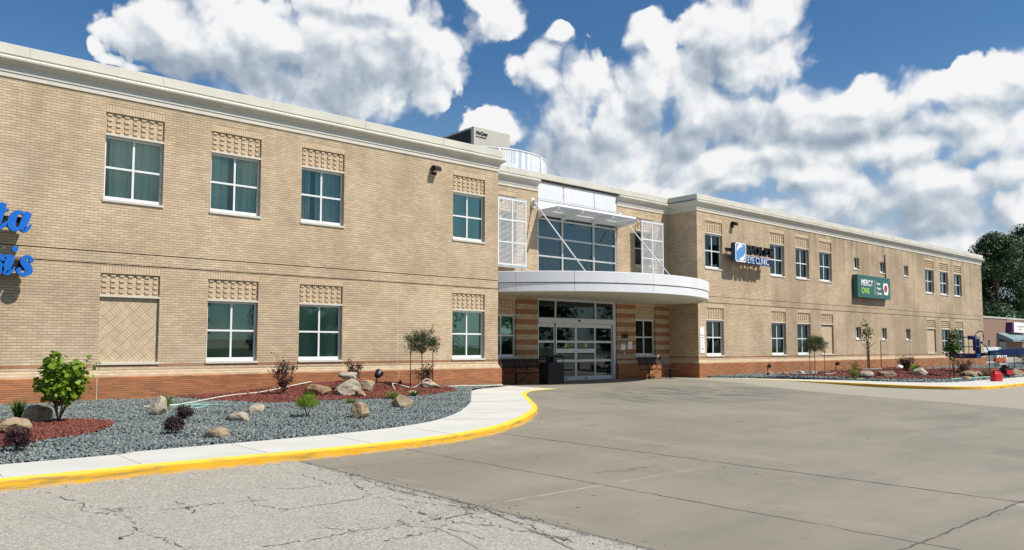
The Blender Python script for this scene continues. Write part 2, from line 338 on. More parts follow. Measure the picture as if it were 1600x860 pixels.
def drive_mat():
    t = NT('driveway_concrete'); x, y, z = t.sep()
    cloud = t.noise(.35, 6, .6)
    col = t.mix(t.mr(cloud, .3, .7), (.210, .188, .140), (.280, .252, .190))
    col = t.mix(t.mr(t.noise(55, 4, .7), .45, .7, 0, .22), col, (.165, .15, .118))
    # brushed, traffic-polished patches run along the drive
    br = t.noise(1.2, 6, .65, t.mapping((.30, 1.0, 1)), .7); col = t.mix(t.mr(br, .48, .72, 0, .45), col, (.150, .137, .108))
    b3 = t.noise(.9, 7, .7, t.mapping((1.3, .35, 1)), .9); col = t.mix(t.mr(b3, .54, .66, 0, .45), col, (.33, .295, .215))
    b4 = t.noise(6, 5, .7, t.mapping((.5, 1.6, 1)), .6); col = t.mix(t.mr(b4, .58, .70, 0, .30), col, (.125, .115, .095))
    # newer, lighter slab along the far side and a tan strip nearest the camera
    edge = t.math('SUBTRACT', x, t.math('MULTIPLY_ADD', y, .44, 28.8))
    wob = t.math('MULTIPLY', t.math('SUBTRACT', t.noise(.8, 3), .5), .5)
    col = t.mix(t.math('MULTIPLY', t.mr(t.math('ADD', edge, wob), -.15, .15), .75), col, (.36, .33, .25))
    nr = t.mr(t.math('ADD', y, t.math('MULTIPLY', wob, .3)), -18.78, -18.84); nr = t.math('MULTIPLY', nr, t.math('MAXIMUM', t.mr(x, 12.9, 14, 0, 1), t.math('MULTIPLY', t.math('GREATER_THAN', x, 8.6), .8)))
    col = t.mix(nr, col, (.33, .295, .235))
    # smear of tyre marks in front of the doors
    def blob(cx, cy, rx, ry):
        a = t.math('DIVIDE', t.math('SUBTRACT', x, cx), rx); b = t.math('DIVIDE', t.math('SUBTRACT', y, cy), ry)
        return t.math('SUBTRACT', 1, t.math('ADD', t.math('MULTIPLY', a, a), t.math('MULTIPLY', b, b)), clamp=True)
    tm = t.math('MULTIPLY', blob(20.5, -6.0, 6.0, 3.8), t.mr(t.noise(1.5, 6, .65, t.mapping((1.8, .5, 1)), .8), .42, .62))
    col = t.mix(t.math('MULTIPLY', tm, .95), col, (.06, .068, .06))
    for (cx, cy, rx, ry) in ((11.1, -10.9, .28, .10), (14.6, -11.6, .3, .07), (14.0, -12.4, .22, .07), (20.4, -9.7, .3, .1), (7.6, -15.0, .45, .10), (7.15, -14.9, .3, .07)):
        col = t.mix(t.math('MULTIPLY', t.math('MULTIPLY', blob(cx, cy, rx, ry), 3, clamp=True), t.mr(t.noise(9, 4), .45, .55, 0, .6)), col, (.10, .09, .08))
    # saw cuts and the cracks that opened along them
    warp = t.math('MULTIPLY', t.math('SUBTRACT', t.noise(2.2, 6, .65), .5), .16)
    ww = t.math('MULTIPLY', t.math('SUBTRACT', t.noise(7, 3), .5), .05)
    for (ax, pos, wd, dark, strength) in (('x', 8.82, .020, (.03, .026, .02), 1), ('x', 6.40, .014, (.05, .042, .034), .95), ('y', -18.82, .012, (.07, .06, .045), .9), ('x', 13.2, .008, (.1, .09, .08), .5), ('x', 17.6, .008, (.1, .09, .08), .5), ('y', -12.5, .006, (.12, .1, .09), .5)):
        d = t.math('ABSOLUTE', t.math('SUBTRACT', t.math('ADD', x if ax == 'x' else y, warp if wd > .01 else ww), pos))
        k = t.math('MULTIPLY', t.math('LESS_THAN', d, wd), t.mr(t.noise(1.6, 5, .7), .34, .46))
        col = t.mix(t.math('MULTIPLY', k, strength), col, dark)
    d = t.math('ABSOLUTE', t.math('ADD', t.math('ADD', y, 15.48), t.math('MULTIPLY', ww, .6)))
    k = t.math('MULTIPLY', t.math('MULTIPLY', t.math('LESS_THAN', d, .013), t.mr(x, 9.6, 6.5)), t.mr(t.noise(2.4, 6, .7), .42, .56))
    col = t.mix(t.math('MULTIPLY', k, .85), col, (.46, .43, .34))
    for xx_, a_ in ((11.2, .35), (15.4, .3), (20.0, .3)):
        col = t.mix(t.math('MULTIPLY', t.math('LESS_THAN', t.math('ABSOLUTE', t.math('ADD', x, t.math('SUBTRACT', ww, xx_))), .010), a_), col, (.09, .08, .065))
    for yy_, a_ in ((-9.0, .3), (-6.0, .25)):
        col = t.mix(t.math('MULTIPLY', t.math('LESS_THAN', t.math('ABSOLUTE', t.math('SUBTRACT', t.math('ADD', y, ww), yy_)), .010), a_), col, (.09, .08, .065))
    sp = t.n.new('ShaderNodeTexVoronoi'); sp.inputs['Scale'].default_value = 2.1; t.l.new(t.tc.outputs['Object'], sp.inputs['Vector'])
    col = t.mix(t.math('LESS_THAN', sp.outputs['Distance'], .05), col, (.08, .07, .06))
    t.color(col); t.rough(.82); t.bump(t.noise(160, 3), .25, .003); return t.m
M['drive'] = drive_mat()
def asphalt_mat():
    t = NT('old_asphalt'); x, y, z = t.sep()
    v = t.n.new('ShaderNodeTexVoronoi'); v.inputs['Scale'].default_value = 58; t.l.new(t.tc.outputs['Object'], v.inputs['Vector'])
    sx, sy, sz = t.sep(v.outputs['Color'])
    col = t.mix(t.mr(sx, 0, 1), (.25, .232, .19), (.49, .46, .375))
    col = t.mix(t.mr(v.outputs['Distance'], .5, .85, 0, .35), col, (.12, .11, .10))
    col = t.mix(t.mr(t.noise(1.4, 6, .7), .5, .68, 0, .35), col, (.25, .235, .20))
    col = t.mix(t.mr(t.noise(.5, 5), .35, .65, 0, .3), col, (.38, .35, .30))
    v2 = t.n.new('ShaderNodeTexVoronoi'); v2.feature = 'DISTANCE_TO_EDGE'
    def cracks(scale, width, wamp, mask, dark):
        nonlocal col
        nz = t.n.new('ShaderNodeTexNoise'); nz.inputs['Scale'].default_value = 1.9; nz.inputs['Detail'].default_value = 6; nz.inputs['Roughness'].default_value = .65; t.l.new(t.tc.outputs['Object'], nz.inputs['Vector'])
        a = t.n.new('ShaderNodeVectorMath'); a.operation = 'MULTIPLY_ADD'; t.l.new(nz.outputs['Color'], a.inputs[0]); a.inputs[1].default_value = (wamp, wamp, 0); t.l.new(t.tc.outputs['Object'], a.inputs[2])
        v2 = t.n.new('ShaderNodeTexVoronoi'); v2.feature = 'DISTANCE_TO_EDGE'; v2.inputs['Scale'].default_value = scale; t.l.new(a.outputs[0], v2.inputs['Vector'])
        k = t.math('MULTIPLY', t.math('LESS_THAN', v2.outputs['Distance'], width), mask); col = t.mix(k, col, dark)
    # coarse cracks over the lot, fine alligator cracking towards the seam
    cracks(.34, .0010, .10, t.mr(t.noise(.9, 5, .6), .40, .48), (.13, .12, .105))
    near = t.mr(x, 2.9, 4.6, 0, 1); nearm = t.math('MULTIPLY', near, t.mr(t.noise(1.1, 4, .6), .42, .52))
    cracks(2.6, .008, .06, t.math('MULTIPLY', t.math('MULTIPLY', nearm, t.mr(x, 3.2, 4.7)), .6), (.11, .10, .09))
    wj = t.math('MULTIPLY', t.math('SUBTRACT', t.noise(6, 6, .7), .5), .10)
    col = t.mix(t.mr(t.math('ADD', x, wj), 4.60, 4.69), col, (.075, .068, .06))
    col = t.mix(t.math('MULTIPLY', t.mr(x, 4.25, 4.65), t.mr(t.noise(5, 6, .75), .52, .6, 0, .7)), col, (.10, .09, .08))
    t.color(col); t.rough(.92); t.bump(v.outputs['Distance'], .6, .006); return t.m
M['asphalt'] = asphalt_mat()
M['grass'] = simple('grass_ground', (.07, .11, .03), .95, var=.4, scale=.7)
def gravel_mat(name, cols):
    t = NT(name); ge = t.n.new('ShaderNodeNewGeometry')
    cr = t.n.new('ShaderNodeValToRGB'); cr.color_ramp.interpolation = 'LINEAR'; t.l.new(ge.outputs['Random Per Island'], cr.inputs[0])
    e = cr.color_ramp.elements; e[0].color = (*cols[0], 1); e[1].color = (*cols[-1], 1)
    for i, c in enumerate(cols[1:-1]): x = e.new((i + 1) / (len(cols) - 1)); x.color = (*c, 1)
    t.color(t.mix(t.mr(t.noise(45, 3), .4, .7, 0, .3), cr.outputs[0], tuple(c * .6 for c in cols[0]))); t.rough(.75); return t.m
M['slate'] = gravel_mat('slate_chips', [(.09, .11, .11), (.15, .18, .175), (.19, .222, .212), (.24, .27, .255), (.13, .16, .155), (.36, .38, .34)])
M['mulch'] = gravel_mat('red_wood_mulch', [(.11, .028, .02), (.20, .045, .03), (.27, .075, .045), (.16, .032, .022), (.33, .13, .085)])
M['slate_bed'] = simple('slate_bed', (.075, .09, .095), .95, var=.4, scale=30, bump=.5)
M['mulch_bed'] = simple('mulch_bed', (.13, .03, .022), .95, var=.5, scale=30, bump=.5)
def rock_mat(name, a, b, c):
    t = NT(name); col = t.mix(t.mr(t.noise(4, 6, .65), .35, .65), a, b)
    st = t.noise(7, 4, .6, t.mapping((.6, .6, 3)), .6); col = t.mix(t.mr(st, .52, .66, 0, .7), col, c)
    t.color(col); t.rough(.88); t.bump(t.noise(16, 7, .65), .5, .03); return t.m
M['rock_tan'] = rock_mat('tan_fieldstone', (.28, .205, .12), (.38, .295, .19), (.13, .085, .05))
M['rock_pale'] = rock_mat('pale_limestone', (.36, .30, .225), (.45, .395, .31), (.20, .145, .09))
M['rock_brown'] = rock_mat('brown_sandstone', (.25, .15, .075), (.36, .25, .15), (.12, .07, .04))
def leaf_mat(name, cols, trans=.25):
    t = NT(name); ge = t.n.new('ShaderNodeNewGeometry')
    cr = t.n.new('ShaderNodeValToRGB'); t.l.new(ge.outputs['Random Per Island'], cr.inputs[0])
    e = cr.color_ramp.elements; e[0].color = (*cols[0], 1); e[1].color = (*cols[-1], 1)
    for i, c in enumerate(cols[1:-1]): x = e.new((i + 1) / (len(cols) - 1)); x.color = (*c, 1)
    t.color(cr.outputs[0]); t.rough(.5); t.b.inputs['Specular IOR Level'].default_value = .3
    tl = t.n.new('ShaderNodeBsdfTranslucent'); t.l.new(cr.outputs[0], tl.inputs[0])
    ms = t.n.new('ShaderNodeMixShader'); ms.inputs[0].default_value = trans
    t.l.new(t.b.outputs[0], ms.inputs[1]); t.l.new(tl.outputs[0], ms.inputs[2]); t.l.new(ms.outputs[0], t.out.inputs[0]); return t.m
M['leaf_bright'] = leaf_mat('bright_green_leaf', [(.09, .17, .010), (.16, .27, .015), (.25, .38, .03)], .35)
M['leaf_green'] = leaf_mat('green_leaf', [(.035, .09, .012), (.07, .15, .02), (.11, .2, .03)], .3)
M['leaf_dark'] = leaf_mat('dark_tree_leaf', [(.012, .040, .013), (.030, .075, .024), (.065, .135, .045)], .2)
M['leaf_topiary'] = leaf_mat('grey_green_leaf', [(.03, .055, .02), (.06, .09, .035), (.11, .145, .06)], .25)
M['leaf_purple'] = leaf_mat('purple_leaf', [(.03, .010, .012), (.06, .02, .02), (.10, .045, .035)], .2)
M['leaf_barberry'] = leaf_mat('dark_purple_leaf', [(.010, .004, .008), (.03, .008, .015), (.055, .02, .03)], .15)
M['leaf_lime'] = leaf_mat('yellow_green_leaf', [(.12, .18, .02), (.20, .27, .04), (.3, .33, .08)], .3)
M['needle'] = leaf_mat('spruce_needle', [(.02, .06, .02), (.045, .10, .03), (.08, .15, .04)], .15)
M['bark'] = simple('bark', (.10, .065, .045), .9, var=.3, scale=20, bump=.4)
M['stem'] = simple('thin_stem', (.16, .095, .06), .8, var=.3, scale=20)
M['stake'] = simple('rusty_stake', (.075, .03, .025), .7, .3, var=.3)
M['white_hose'] = simple('cream_hose', (.62, .62, .50), .5)
M['mint_hose'] = simple('mint_hose', (.30, .55, .47), .5)
M['letter_blue'] = simple('blue_letter_face', (.002, .125, .50), .35, var=.05)
M['letter_side'] = simple('dark_blue_letter_side', (.01, .03, .12), .5)
M['sign_blue'] = simple('light_blue_sign', (.10, .25, .48), .35, var=.05)
M['sign_edge'] = simple('deep_blue_sign_side', (.008, .06, .13), .45)
M['strip_blue'] = simple('clinic_blue', (.015, .12, .36), .4)
M['sign_green'] = simple('dark_green_sign', (.017, .105, .08), .3, var=.04)
M['lime'] = simple('lime_paint', (.45, .72, .10), .5, var=.02)
M['white_paint'] = simple('white_paint', (.84, .84, .82), .5, var=.02)
M['red_sign'] = simple('dark_red', (.36, .03, .045), .5, var=.03)
M['unit'] = simple('beige_unit_panel', (.46, .44, .37), .5, var=.04, scale=2)
M['coil'] = simple('black_coil', (.012, .013, .013), .7)
M['red_plastic'] = simple('red_plastic', (.52, .012, .022), .35, var=.05)
M['yellow_plastic'] = simple('yellow_sticker', (.75, .62, .03), .5)
M['orange_metal'] = simple('orange_painted_metal', (.48, .10, .04), .4, .1)
M['lift_blue'] = simple('blue_painted_steel', (.003, .030, .125), .42, .1, var=.15, scale=3)
M['far_brick'] = simple('pinkish_brick', (.235, .145, .105), .9, var=.15, scale=3)
M['purple'] = simple('purple_panel', (.08, .015, .11), .5)
M['awning'] = simple('slate_blue_awning', (.17, .24, .26), .7, var=.08)
M['car_white'] = simple('white_car_paint', (.72, .74, .76), .25, var=.02)
M['car_glass'] = simple('dark_car_glass', (.02, .025, .03), .1)

# ------------------------------------------------------------------ helpers
def obj(name, bm, mats, parent=None, smooth=False):
    me = bpy.data.meshes.new(name)
    if isinstance(bm, bmesh.types.BMesh): bm.to_mesh(me); bm.free()
    else: me = bm
    for m_ in (mats if isinstance(mats, (list, tuple)) else [mats]): me.materials.append(M[m_] if isinstance(m_, str) else m_)
    if smooth:
        me.polygons.foreach_set('use_smooth', [True] * len(me.polygons))
    o = bpy.data.objects.new(name, me); C.objects.link(o)
    if parent is not None: o.parent = parent
    return o
def tag(o, label=None, cat=None, group=None, kind=None):
    if label: o['label'] = label
    if cat: o['category'] = cat
    if group: o['group'] = group
    if kind: o['kind'] = kind
    return o
def thing(name, label, cat, loc=(0, 0, 0), rz=0, group=None):
    o = bpy.data.objects.new(name, None); C.objects.link(o); o.location = loc; o.rotation_euler = (0, 0, rz); o.empty_display_size = .2
    return tag(o, label, cat, group)
def box(bm, x0, x1, y0, y1, z0, z1, mi=0, bevel=0):
    vs = [bm.verts.new((x, y, z)) for x in (x0, x1) for y in (y0, y1) for z in (z0, z1)]
    fs = []
    for q in ((0, 1, 3, 2), (4, 6, 7, 5), (0, 4, 5, 1), (2, 3, 7, 6), (0, 2, 6, 4), (1, 5, 7, 3)):
        f = bm.faces.new([vs[i] for i in q]); f.material_index = mi; fs.append(f)
    if bevel:
        es = list({e for f in fs for e in f.edges})
        r = bmesh.ops.bevel(bm, geom=es, offset=bevel, segments=2, affect='EDGES', profile=.6)
        for f in r['faces']: f.material_index = mi
    return vs
def B(*a, **k):
    bm = bmesh.new(); box(bm, *a, **k); return bm
def tube(bm, pts, rad, seg=8, mi=0, caps=True):
    pts = [Vector(p) for p in pts]; n = len(pts)
    rads = rad if isinstance(rad, (list, tuple)) else [rad] * n
    rings = []; up = None
    for i, p in enumerate(pts):
        d = (pts[min(i + 1, n - 1)] - pts[max(i - 1, 0)]).normalized()
        if up is None:
            up = Vector((0, 0, 1)) if abs(d.z) < .9 else Vector((1, 0, 0))
        a = d.cross(up).normalized(); b = a.cross(d).normalized(); up = b
        rings.append([bm.verts.new(p + (a * math.cos(2 * PI * k / seg) + b * math.sin(2 * PI * k / seg)) * rads[i]) for k in range(seg)])
    for i in range(n - 1):
        for k in range(seg):
            f = bm.faces.new((rings[i][k], rings[i][(k + 1) % seg], rings[i + 1][(k + 1) % seg], rings[i + 1][k])); f.smooth = True; f.material_index = mi
    if caps:
        for r_ in (rings[0], rings[-1][::-1]):
            f = bm.faces.new(r_[::-1]); f.material_index = mi
def lathe(bm, prof, seg=20, c=(0, 0, 0), mi=0):
    rings = []
    for (r_, z) in prof:
        rings.append([bm.verts.new((c[0] + max(r_, .0005) * math.cos(2 * PI * k / seg), c[1] + max(r_, .0005) * math.sin(2 * PI * k / seg), c[2] + z)) for k in range(seg)])
    for i in range(len(rings) - 1):
        for k in range(seg):
            f = bm.faces.new((rings[i][k], rings[i][(k + 1) % seg], rings[i + 1][(k + 1) % seg], rings[i + 1][k])); f.smooth = True; f.material_index = mi
    bm.faces.new(rings[0][::-1]).material_index = mi; bm.faces.new(rings[-1]).material_index = mi
def catmull(p, n=6):
    p = [Vector((*a, 0)[:3]) if len(a) == 2 else Vector(a) for a in p]; out = []
    for i in range(len(p) - 1):
        a, b, c, d = p[max(i - 1, 0)], p[i], p[i + 1], p[min(i + 2, len(p) - 1)]
        for k in range(n):
            t = k / n
            out.append(.5 * ((2 * b) + (c - a) * t + (2 * a - 5 * b + 4 * c - d) * t * t + (3 * b - 3 * c + d - a) * t ** 3))
    out.append(p[-1]); return out
def offset(path, d):     # to the left of the direction of travel
    out = []
    for i, p in enumerate(path):
        t = (path[min(i + 1, len(path) - 1)] - path[max(i - 1, 0)]); t.z = 0; t.normalize()
        out.append(p + Vector((-t.y, t.x, 0)) * d)
    return out
def sweep(bm, path, prof, mi=0, caps=True):
    """closed profile [(out, z)] swept along an XY path with mitres; out = right of travel"""
    path = [Vector((a[0], a[1], 0)) for a in path]; n = len(path); rings = []
    for i, p in enumerate(path):
        d0 = (p - path[i - 1]).normalized() if i else None; d1 = (path[i + 1] - p).normalized() if i < n - 1 else None
        if d0 is None: d0 = d1
        if d1 is None: d1 = d0
        n0 = Vector((d0.y, -d0.x, 0)); n1 = Vector((d1.y, -d1.x, 0)); m_ = (n0 + n1); m_ = m_ / max(.2, m_.dot(n0)) if m_.length > 1e-6 else n0
        rings.append([bm.verts.new(p + m_ * o + Vector((0, 0, z))) for (o, z) in prof])
    k = len(prof)
    for i in range(n - 1):
        for j in range(k):
            f = bm.faces.new((rings[i][j], rings[i][(j + 1) % k], rings[i + 1][(j + 1) % k], rings[i + 1][j])); f.material_index = mi
    if caps:
        bm.faces.new(rings[0]).material_index = mi; bm.faces.new(rings[-1][::-1]).material_index = mi
    bmesh.ops.recalc_face_normals(bm, faces=bm.faces)
def numesh(name, verts, faces_n, nv):
    """verts (N,3) float; faces list as flat array with faces_n verts each"""
    me = bpy.data.meshes.new(name); me.vertices.add(len(verts)); me.vertices.foreach_set('co', np.asarray(verts, dtype=np.float32).ravel())
    fl = np.asarray(faces_n, dtype=np.int32).ravel(); nf = len(fl) // nv
    me.loops.add(len(fl)); me.loops.foreach_set('vertex_index', fl)
    me.polygons.add(nf); me.polygons.foreach_set('loop_start', np.arange(nf, dtype=np.int32) * nv); me.polygons.foreach_set('loop_total', np.full(nf, nv, dtype=np.int32))
    me.update(calc_edges=True); return me
def frames(nrm):
    a = rng.normal(size=nrm.shape); u = np.cross(nrm, a); u /= np.linalg.norm(u, axis=1)[:, None] + 1e-9; return u, np.cross(nrm, u)
def leaf_mesh(name, pts, size, aspect=.6, nrm=None, fold=.25, droop=None):
    """a folded two-quad... here a 4-vert kite per leaf, slightly bent"""
    pts = np.asarray(pts); n = len(pts); s = size * (.6 + .8 * rng.random(n))[:, None]
    if nrm is None: nrm = rng.normal(size=(n, 3))
    nrm = nrm / (np.linalg.norm(nrm, axis=1)[:, None] + 1e-9); u, v = frames(nrm)
    if droop is not None: u = droop / (np.linalg.norm(droop, axis=1)[:, None] + 1e-9); v = np.cross(nrm, u); v /= np.linalg.norm(v, axis=1)[:, None] + 1e-9
    V = np.stack([pts - u * s * .5, pts + v * s * aspect * .5 + nrm * s * fold * .2, pts + u * s * .5, pts - v * s * aspect * .5 + nrm * s * fold * .2], 1).reshape(-1, 3)
    F = np.arange(4 * n, dtype=np.int32)
    return numesh(name, V, F, 4)
def stones(name, x, y, z, size, flat=.45, elong=1.5):
    n = len(x); dirs = rng.normal(size=(n, 3)); dirs /= np.linalg.norm(dirs, axis=1)[:, None]
    up = np.tile([0, 0, 1.0], (n, 1)) + rng.normal(size=(n, 3)) * .45; up /= np.linalg.norm(up, axis=1)[:, None]; u, v = frames(up)
    s = size * (.55 + .9 * rng.random(n)); P = np.stack([x, y, z], 1)
    ju = lambda: (.75 + .5 * rng.random(n))[:, None] * s[:, None]
    A = [P + u * ju() * elong * .5, P + v * ju() * .5, P - u * ju() * elong * .5, P - v * ju() * .5]
    t1 = P + up * (s * flat * .5)[:, None] + u * ((rng.random(n) - .5) * s * .5)[:, None]; t2 = P - up * (s * flat * .5)[:, None]
    t3 = P + up * (s * flat * .42)[:, None] + v * ((rng.random(n) - .2) * s * .4)[:, None]
    V = np.stack([A[0], A[1], A[2], A[3], t1, t2, t3], 1).reshape(-1, 3)
    base = (np.arange(n, dtype=np.int32) * 7)[:, None]
    T = np.array([0, 1, 6, 0, 6, 4, 1, 2, 6, 2, 4, 6, 2, 3, 4, 3, 0, 4, 1, 0, 5, 2, 1, 5, 3, 2, 5, 0, 3, 5], dtype=np.int32)[None, :]
    return numesh(name, V, (base + T), 3)
def inpoly(x, y, poly):
    x = np.asarray(x); y = np.asarray(y); c = np.zeros(len(x), bool); j = len(poly) - 1
    for i in range(len(poly)):
        xi, yi = poly[i][0], poly[i][1]; xj, yj = poly[j][0], poly[j][1]
        k = ((yi > y) != (yj > y)) & (x < (xj - xi) * (y - yi) / (yj - yi + 1e-12) + xi); c ^= k; j = i
    return c
def edge_dist(x, y, poly, closed=True):
    d = np.full(len(x), 1e9); n = len(poly)
    for i in range(n if closed else n - 1):
        a = np.array(poly[i][:2], float); b = np.array(poly[(i + 1) % n][:2], float); ab = b - a; L = ab @ ab + 1e-12
        t = np.clip(((x - a[0]) * ab[0] + (y - a[1]) * ab[1]) / L, 0, 1)
        d = np.minimum(d, np.hypot(x - a[0] - t * ab[0], y - a[1] - t * ab[1]))
    return d
def sms(x, a, b):
    t = np.clip((x - a) / (b - a), 0, 1); return t * t * (3 - 2 * t)

# ------------------------------------------------------------------ ground
def road_z(x, y):
    return .112 * sms(np.asarray(y, float), -8.5, -2.6) * sms(np.asarray(x, float), 8, 14)
def grid_sheet(xs, ys, zf):
    X, Y = np.meshgrid(xs, ys, indexing='ij'); V = np.stack([X, Y, zf(X, Y)], -1).reshape(-1, 3); ny = len(ys)
    I = np.arange(len(xs) * ny).reshape(len(xs), ny)
    return V, np.stack([I[:-1, :-1], I[1:, :-1], I[1:, 1:], I[:-1, 1:]], -1)
bm = bmesh.new(); s = 1500
f = bm.faces.new([bm.verts.new(p) for p in ((-s, -s, -.03), (s, -s, -.03), (s, s, -.03), (-s, s, -.03))])
tag(obj('ground', bm, 'grass'), kind='structure')
V, F = grid_sheet(np.concatenate([np.arange(4.68, 32, .5), np.arange(32, 170, 6)]), np.concatenate([np.arange(-90, -12, 4), np.arange(-12, 2.0, .5)]), road_z)
tag(obj('driveway', numesh('driveway', V, F, 4), 'drive'), kind='structure')
V, F = grid_sheet(np.array([-60, -20, 0, 4.68]), np.array([-90, -40, -11.4]), lambda a, b: a * 0)
tag(obj('parking_lot', numesh('parking_lot', V, F, 4), 'asphalt'), kind='structure')
bm = B(68, 170, 2.2, 19, -.02, .0); tag(obj('side_street', bm, 'drive'), kind='structure')

kL = catmull([(-30, -11.55), (-12, -11.55), (1, -11.6), (2.8, -11.55), (4.7, -11.6), (6.6, -11.5), (7.9, -11.2), (8.9, -10.75), (9.85, -10.15), (10.95, -9.3), (12.4, -7.95), (13.95, -6.05), (15.5, -4.1), (16.7, -2.98), (17.5, -2.62), (18.3, -2.5)])
kR = catmull([(30.6, -2.4), (30.45, -3.5), (30.35, -4.7), (30.2, -6.2), (29.9, -7.7), (29.75, -9), (29.9, -10.2), (30.6, -11.2), (31.9, -11.6), (34.9, -11.6), (50, -11.6), (90, -11.6)])
def kerb(name, path, side, wh=.15):
    bm = bmesh.new(); inner = offset(path, side * wh)
    prof = lambda p, q: [(p, -.03), (p, .095), (p + (q - p) * .13, .117), (q, .12), (q, -.03)]
    rings = []
    for p, q in zip(path, inner):
        rings.append([bm.verts.new((a.x, a.y, z)) for a, z in prof(p, q)])
    for i in range(len(rings) - 1):
        for j in range(5):
            bm.faces.new((rings[i][j], rings[i][(j + 1) % 5], rings[i + 1][(j + 1) % 5], rings[i + 1][j]))
    bm.faces.new(rings[0]); bm.faces.new(rings[-1][::-1]); bmesh.ops.recalc_face_normals(bm, faces=bm.faces)
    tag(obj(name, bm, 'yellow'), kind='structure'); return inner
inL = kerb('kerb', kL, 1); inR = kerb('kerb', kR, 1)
bedL = catmull([(-30, -10.2), (-12, -10.25), (1.5, -10.3), (3, -10.12), (4.7, -10.06), (5.8, -10), (7.05, -9.8), (8.2, -9.36), (9.2, -8.7), (10.4, -7.6), (12, -5.85), (13.7, -3.7), (15.3, -1.7), (16.4, -.85), (17.78, -.35)])
bedR = catmull([(30.45, -.3), (30.9, -1.5), (31.4, -3.1), (32.0, -4.6), (32.2, -6.2), (32.3, -7.8), (32.9, -9), (34.3, -9.48), (37.5, -9.5), (50, -9.5), (90, -9.5)])
def flat_poly(name, pts, z, mat, thick=.1):
    bm = bmesh.new(); top = [bm.verts.new((p[0], p[1], z)) for p in pts]; bot = [bm.verts.new((p[0], p[1], z - thick)) for p in pts]
    n = len(pts)
    for tri in tessellate_polygon([[Vector((p[0], p[1], 0)) for p in pts]]):
        try: bm.faces.new([top[i] for i in tri])
        except ValueError: pass
    for i in range(n): bm.faces.new((top[i], bot[i], bot[(i + 1) % n], top[(i + 1) % n]))
    bmesh.ops.recalc_face_normals(bm, faces=bm.faces); return obj(name, bm, mat)
tag(flat_poly('sidewalk', [*[(p.x, p.y) for p in inL], (18.3, .02), (17.95, .02), (17.95, -.35), *[(p.x, p.y) for p in bedL[::-1]]], .119, 'walk'), kind='structure')
tag(flat_poly('sidewalk', [*[(p.x, p.y) for p in inR], *[(p.x, p.y) for p in bedR[::-1]], (30.2, -.2), (30.3, -2.2)], .119, 'walk'), kind='structure')
# saw joints of the walk: thin dark inlays
def walk_joints():
    bm = bmesh.new()
    for x0 in (-11, -8, -5, -2, -.2, 1.35, 2.75, 4.3, 5.9, 7.5):
        box(bm, x0 - .004, x0 + .004, -11.38, -10.15, .1195, .1212)
    for (a, b) in (((9.9, -9.9), (8.9, -9.0)), ((11.8, -8.4), (10.7, -7.4)), ((13.6, -6.3), (12.2, -5.5)), ((15.4, -3.9), (14.0, -3.2)), ((16.9, -2.6), (16.5, -.9))):
        tube(bm, [(a[0], a[1], .1195), (b[0], b[1], .1195)], .004, 4)
    return obj('sidewalk_joints', bm, 'joint')
tag(walk_joints(), kind='structure')

def grit():
    k = rng.integers(0, len(kL) - 1, 420); t_ = rng.random(420); P0 = np.array([p[:2] for p in kL])
    p = P0[k] * (1 - t_)[:, None] + P0[k + 1] * t_[:, None]; q = P0[k + 1] - P0[k]; q /= np.linalg.norm(q, axis=1)[:, None] + 1e-9
    off = np.abs(rng.normal(size=420)) * .18 + .02; p = p + np.stack([q[:, 1], -q[:, 0]], 1) * off[:, None]
    x = np.concatenate([p[:, 0], 4.66 + rng.normal(size=260) * .07, rng.uniform(1, 26, 160)]); y = np.concatenate([p[:, 1], rng.uniform(-18.5, -11.8, 260), rng.uniform(-18, -4, 160)])
    return stones('grit', x, y, np.where(x > 4.7, road_z(x, y), 0) + .004, .014, .5, 1.6)
tag(obj('loose_grit', grit(), 'slate'), 'scattered grit and chips along the yellow kerb and the pavement seam', 'grit', kind='stuff')
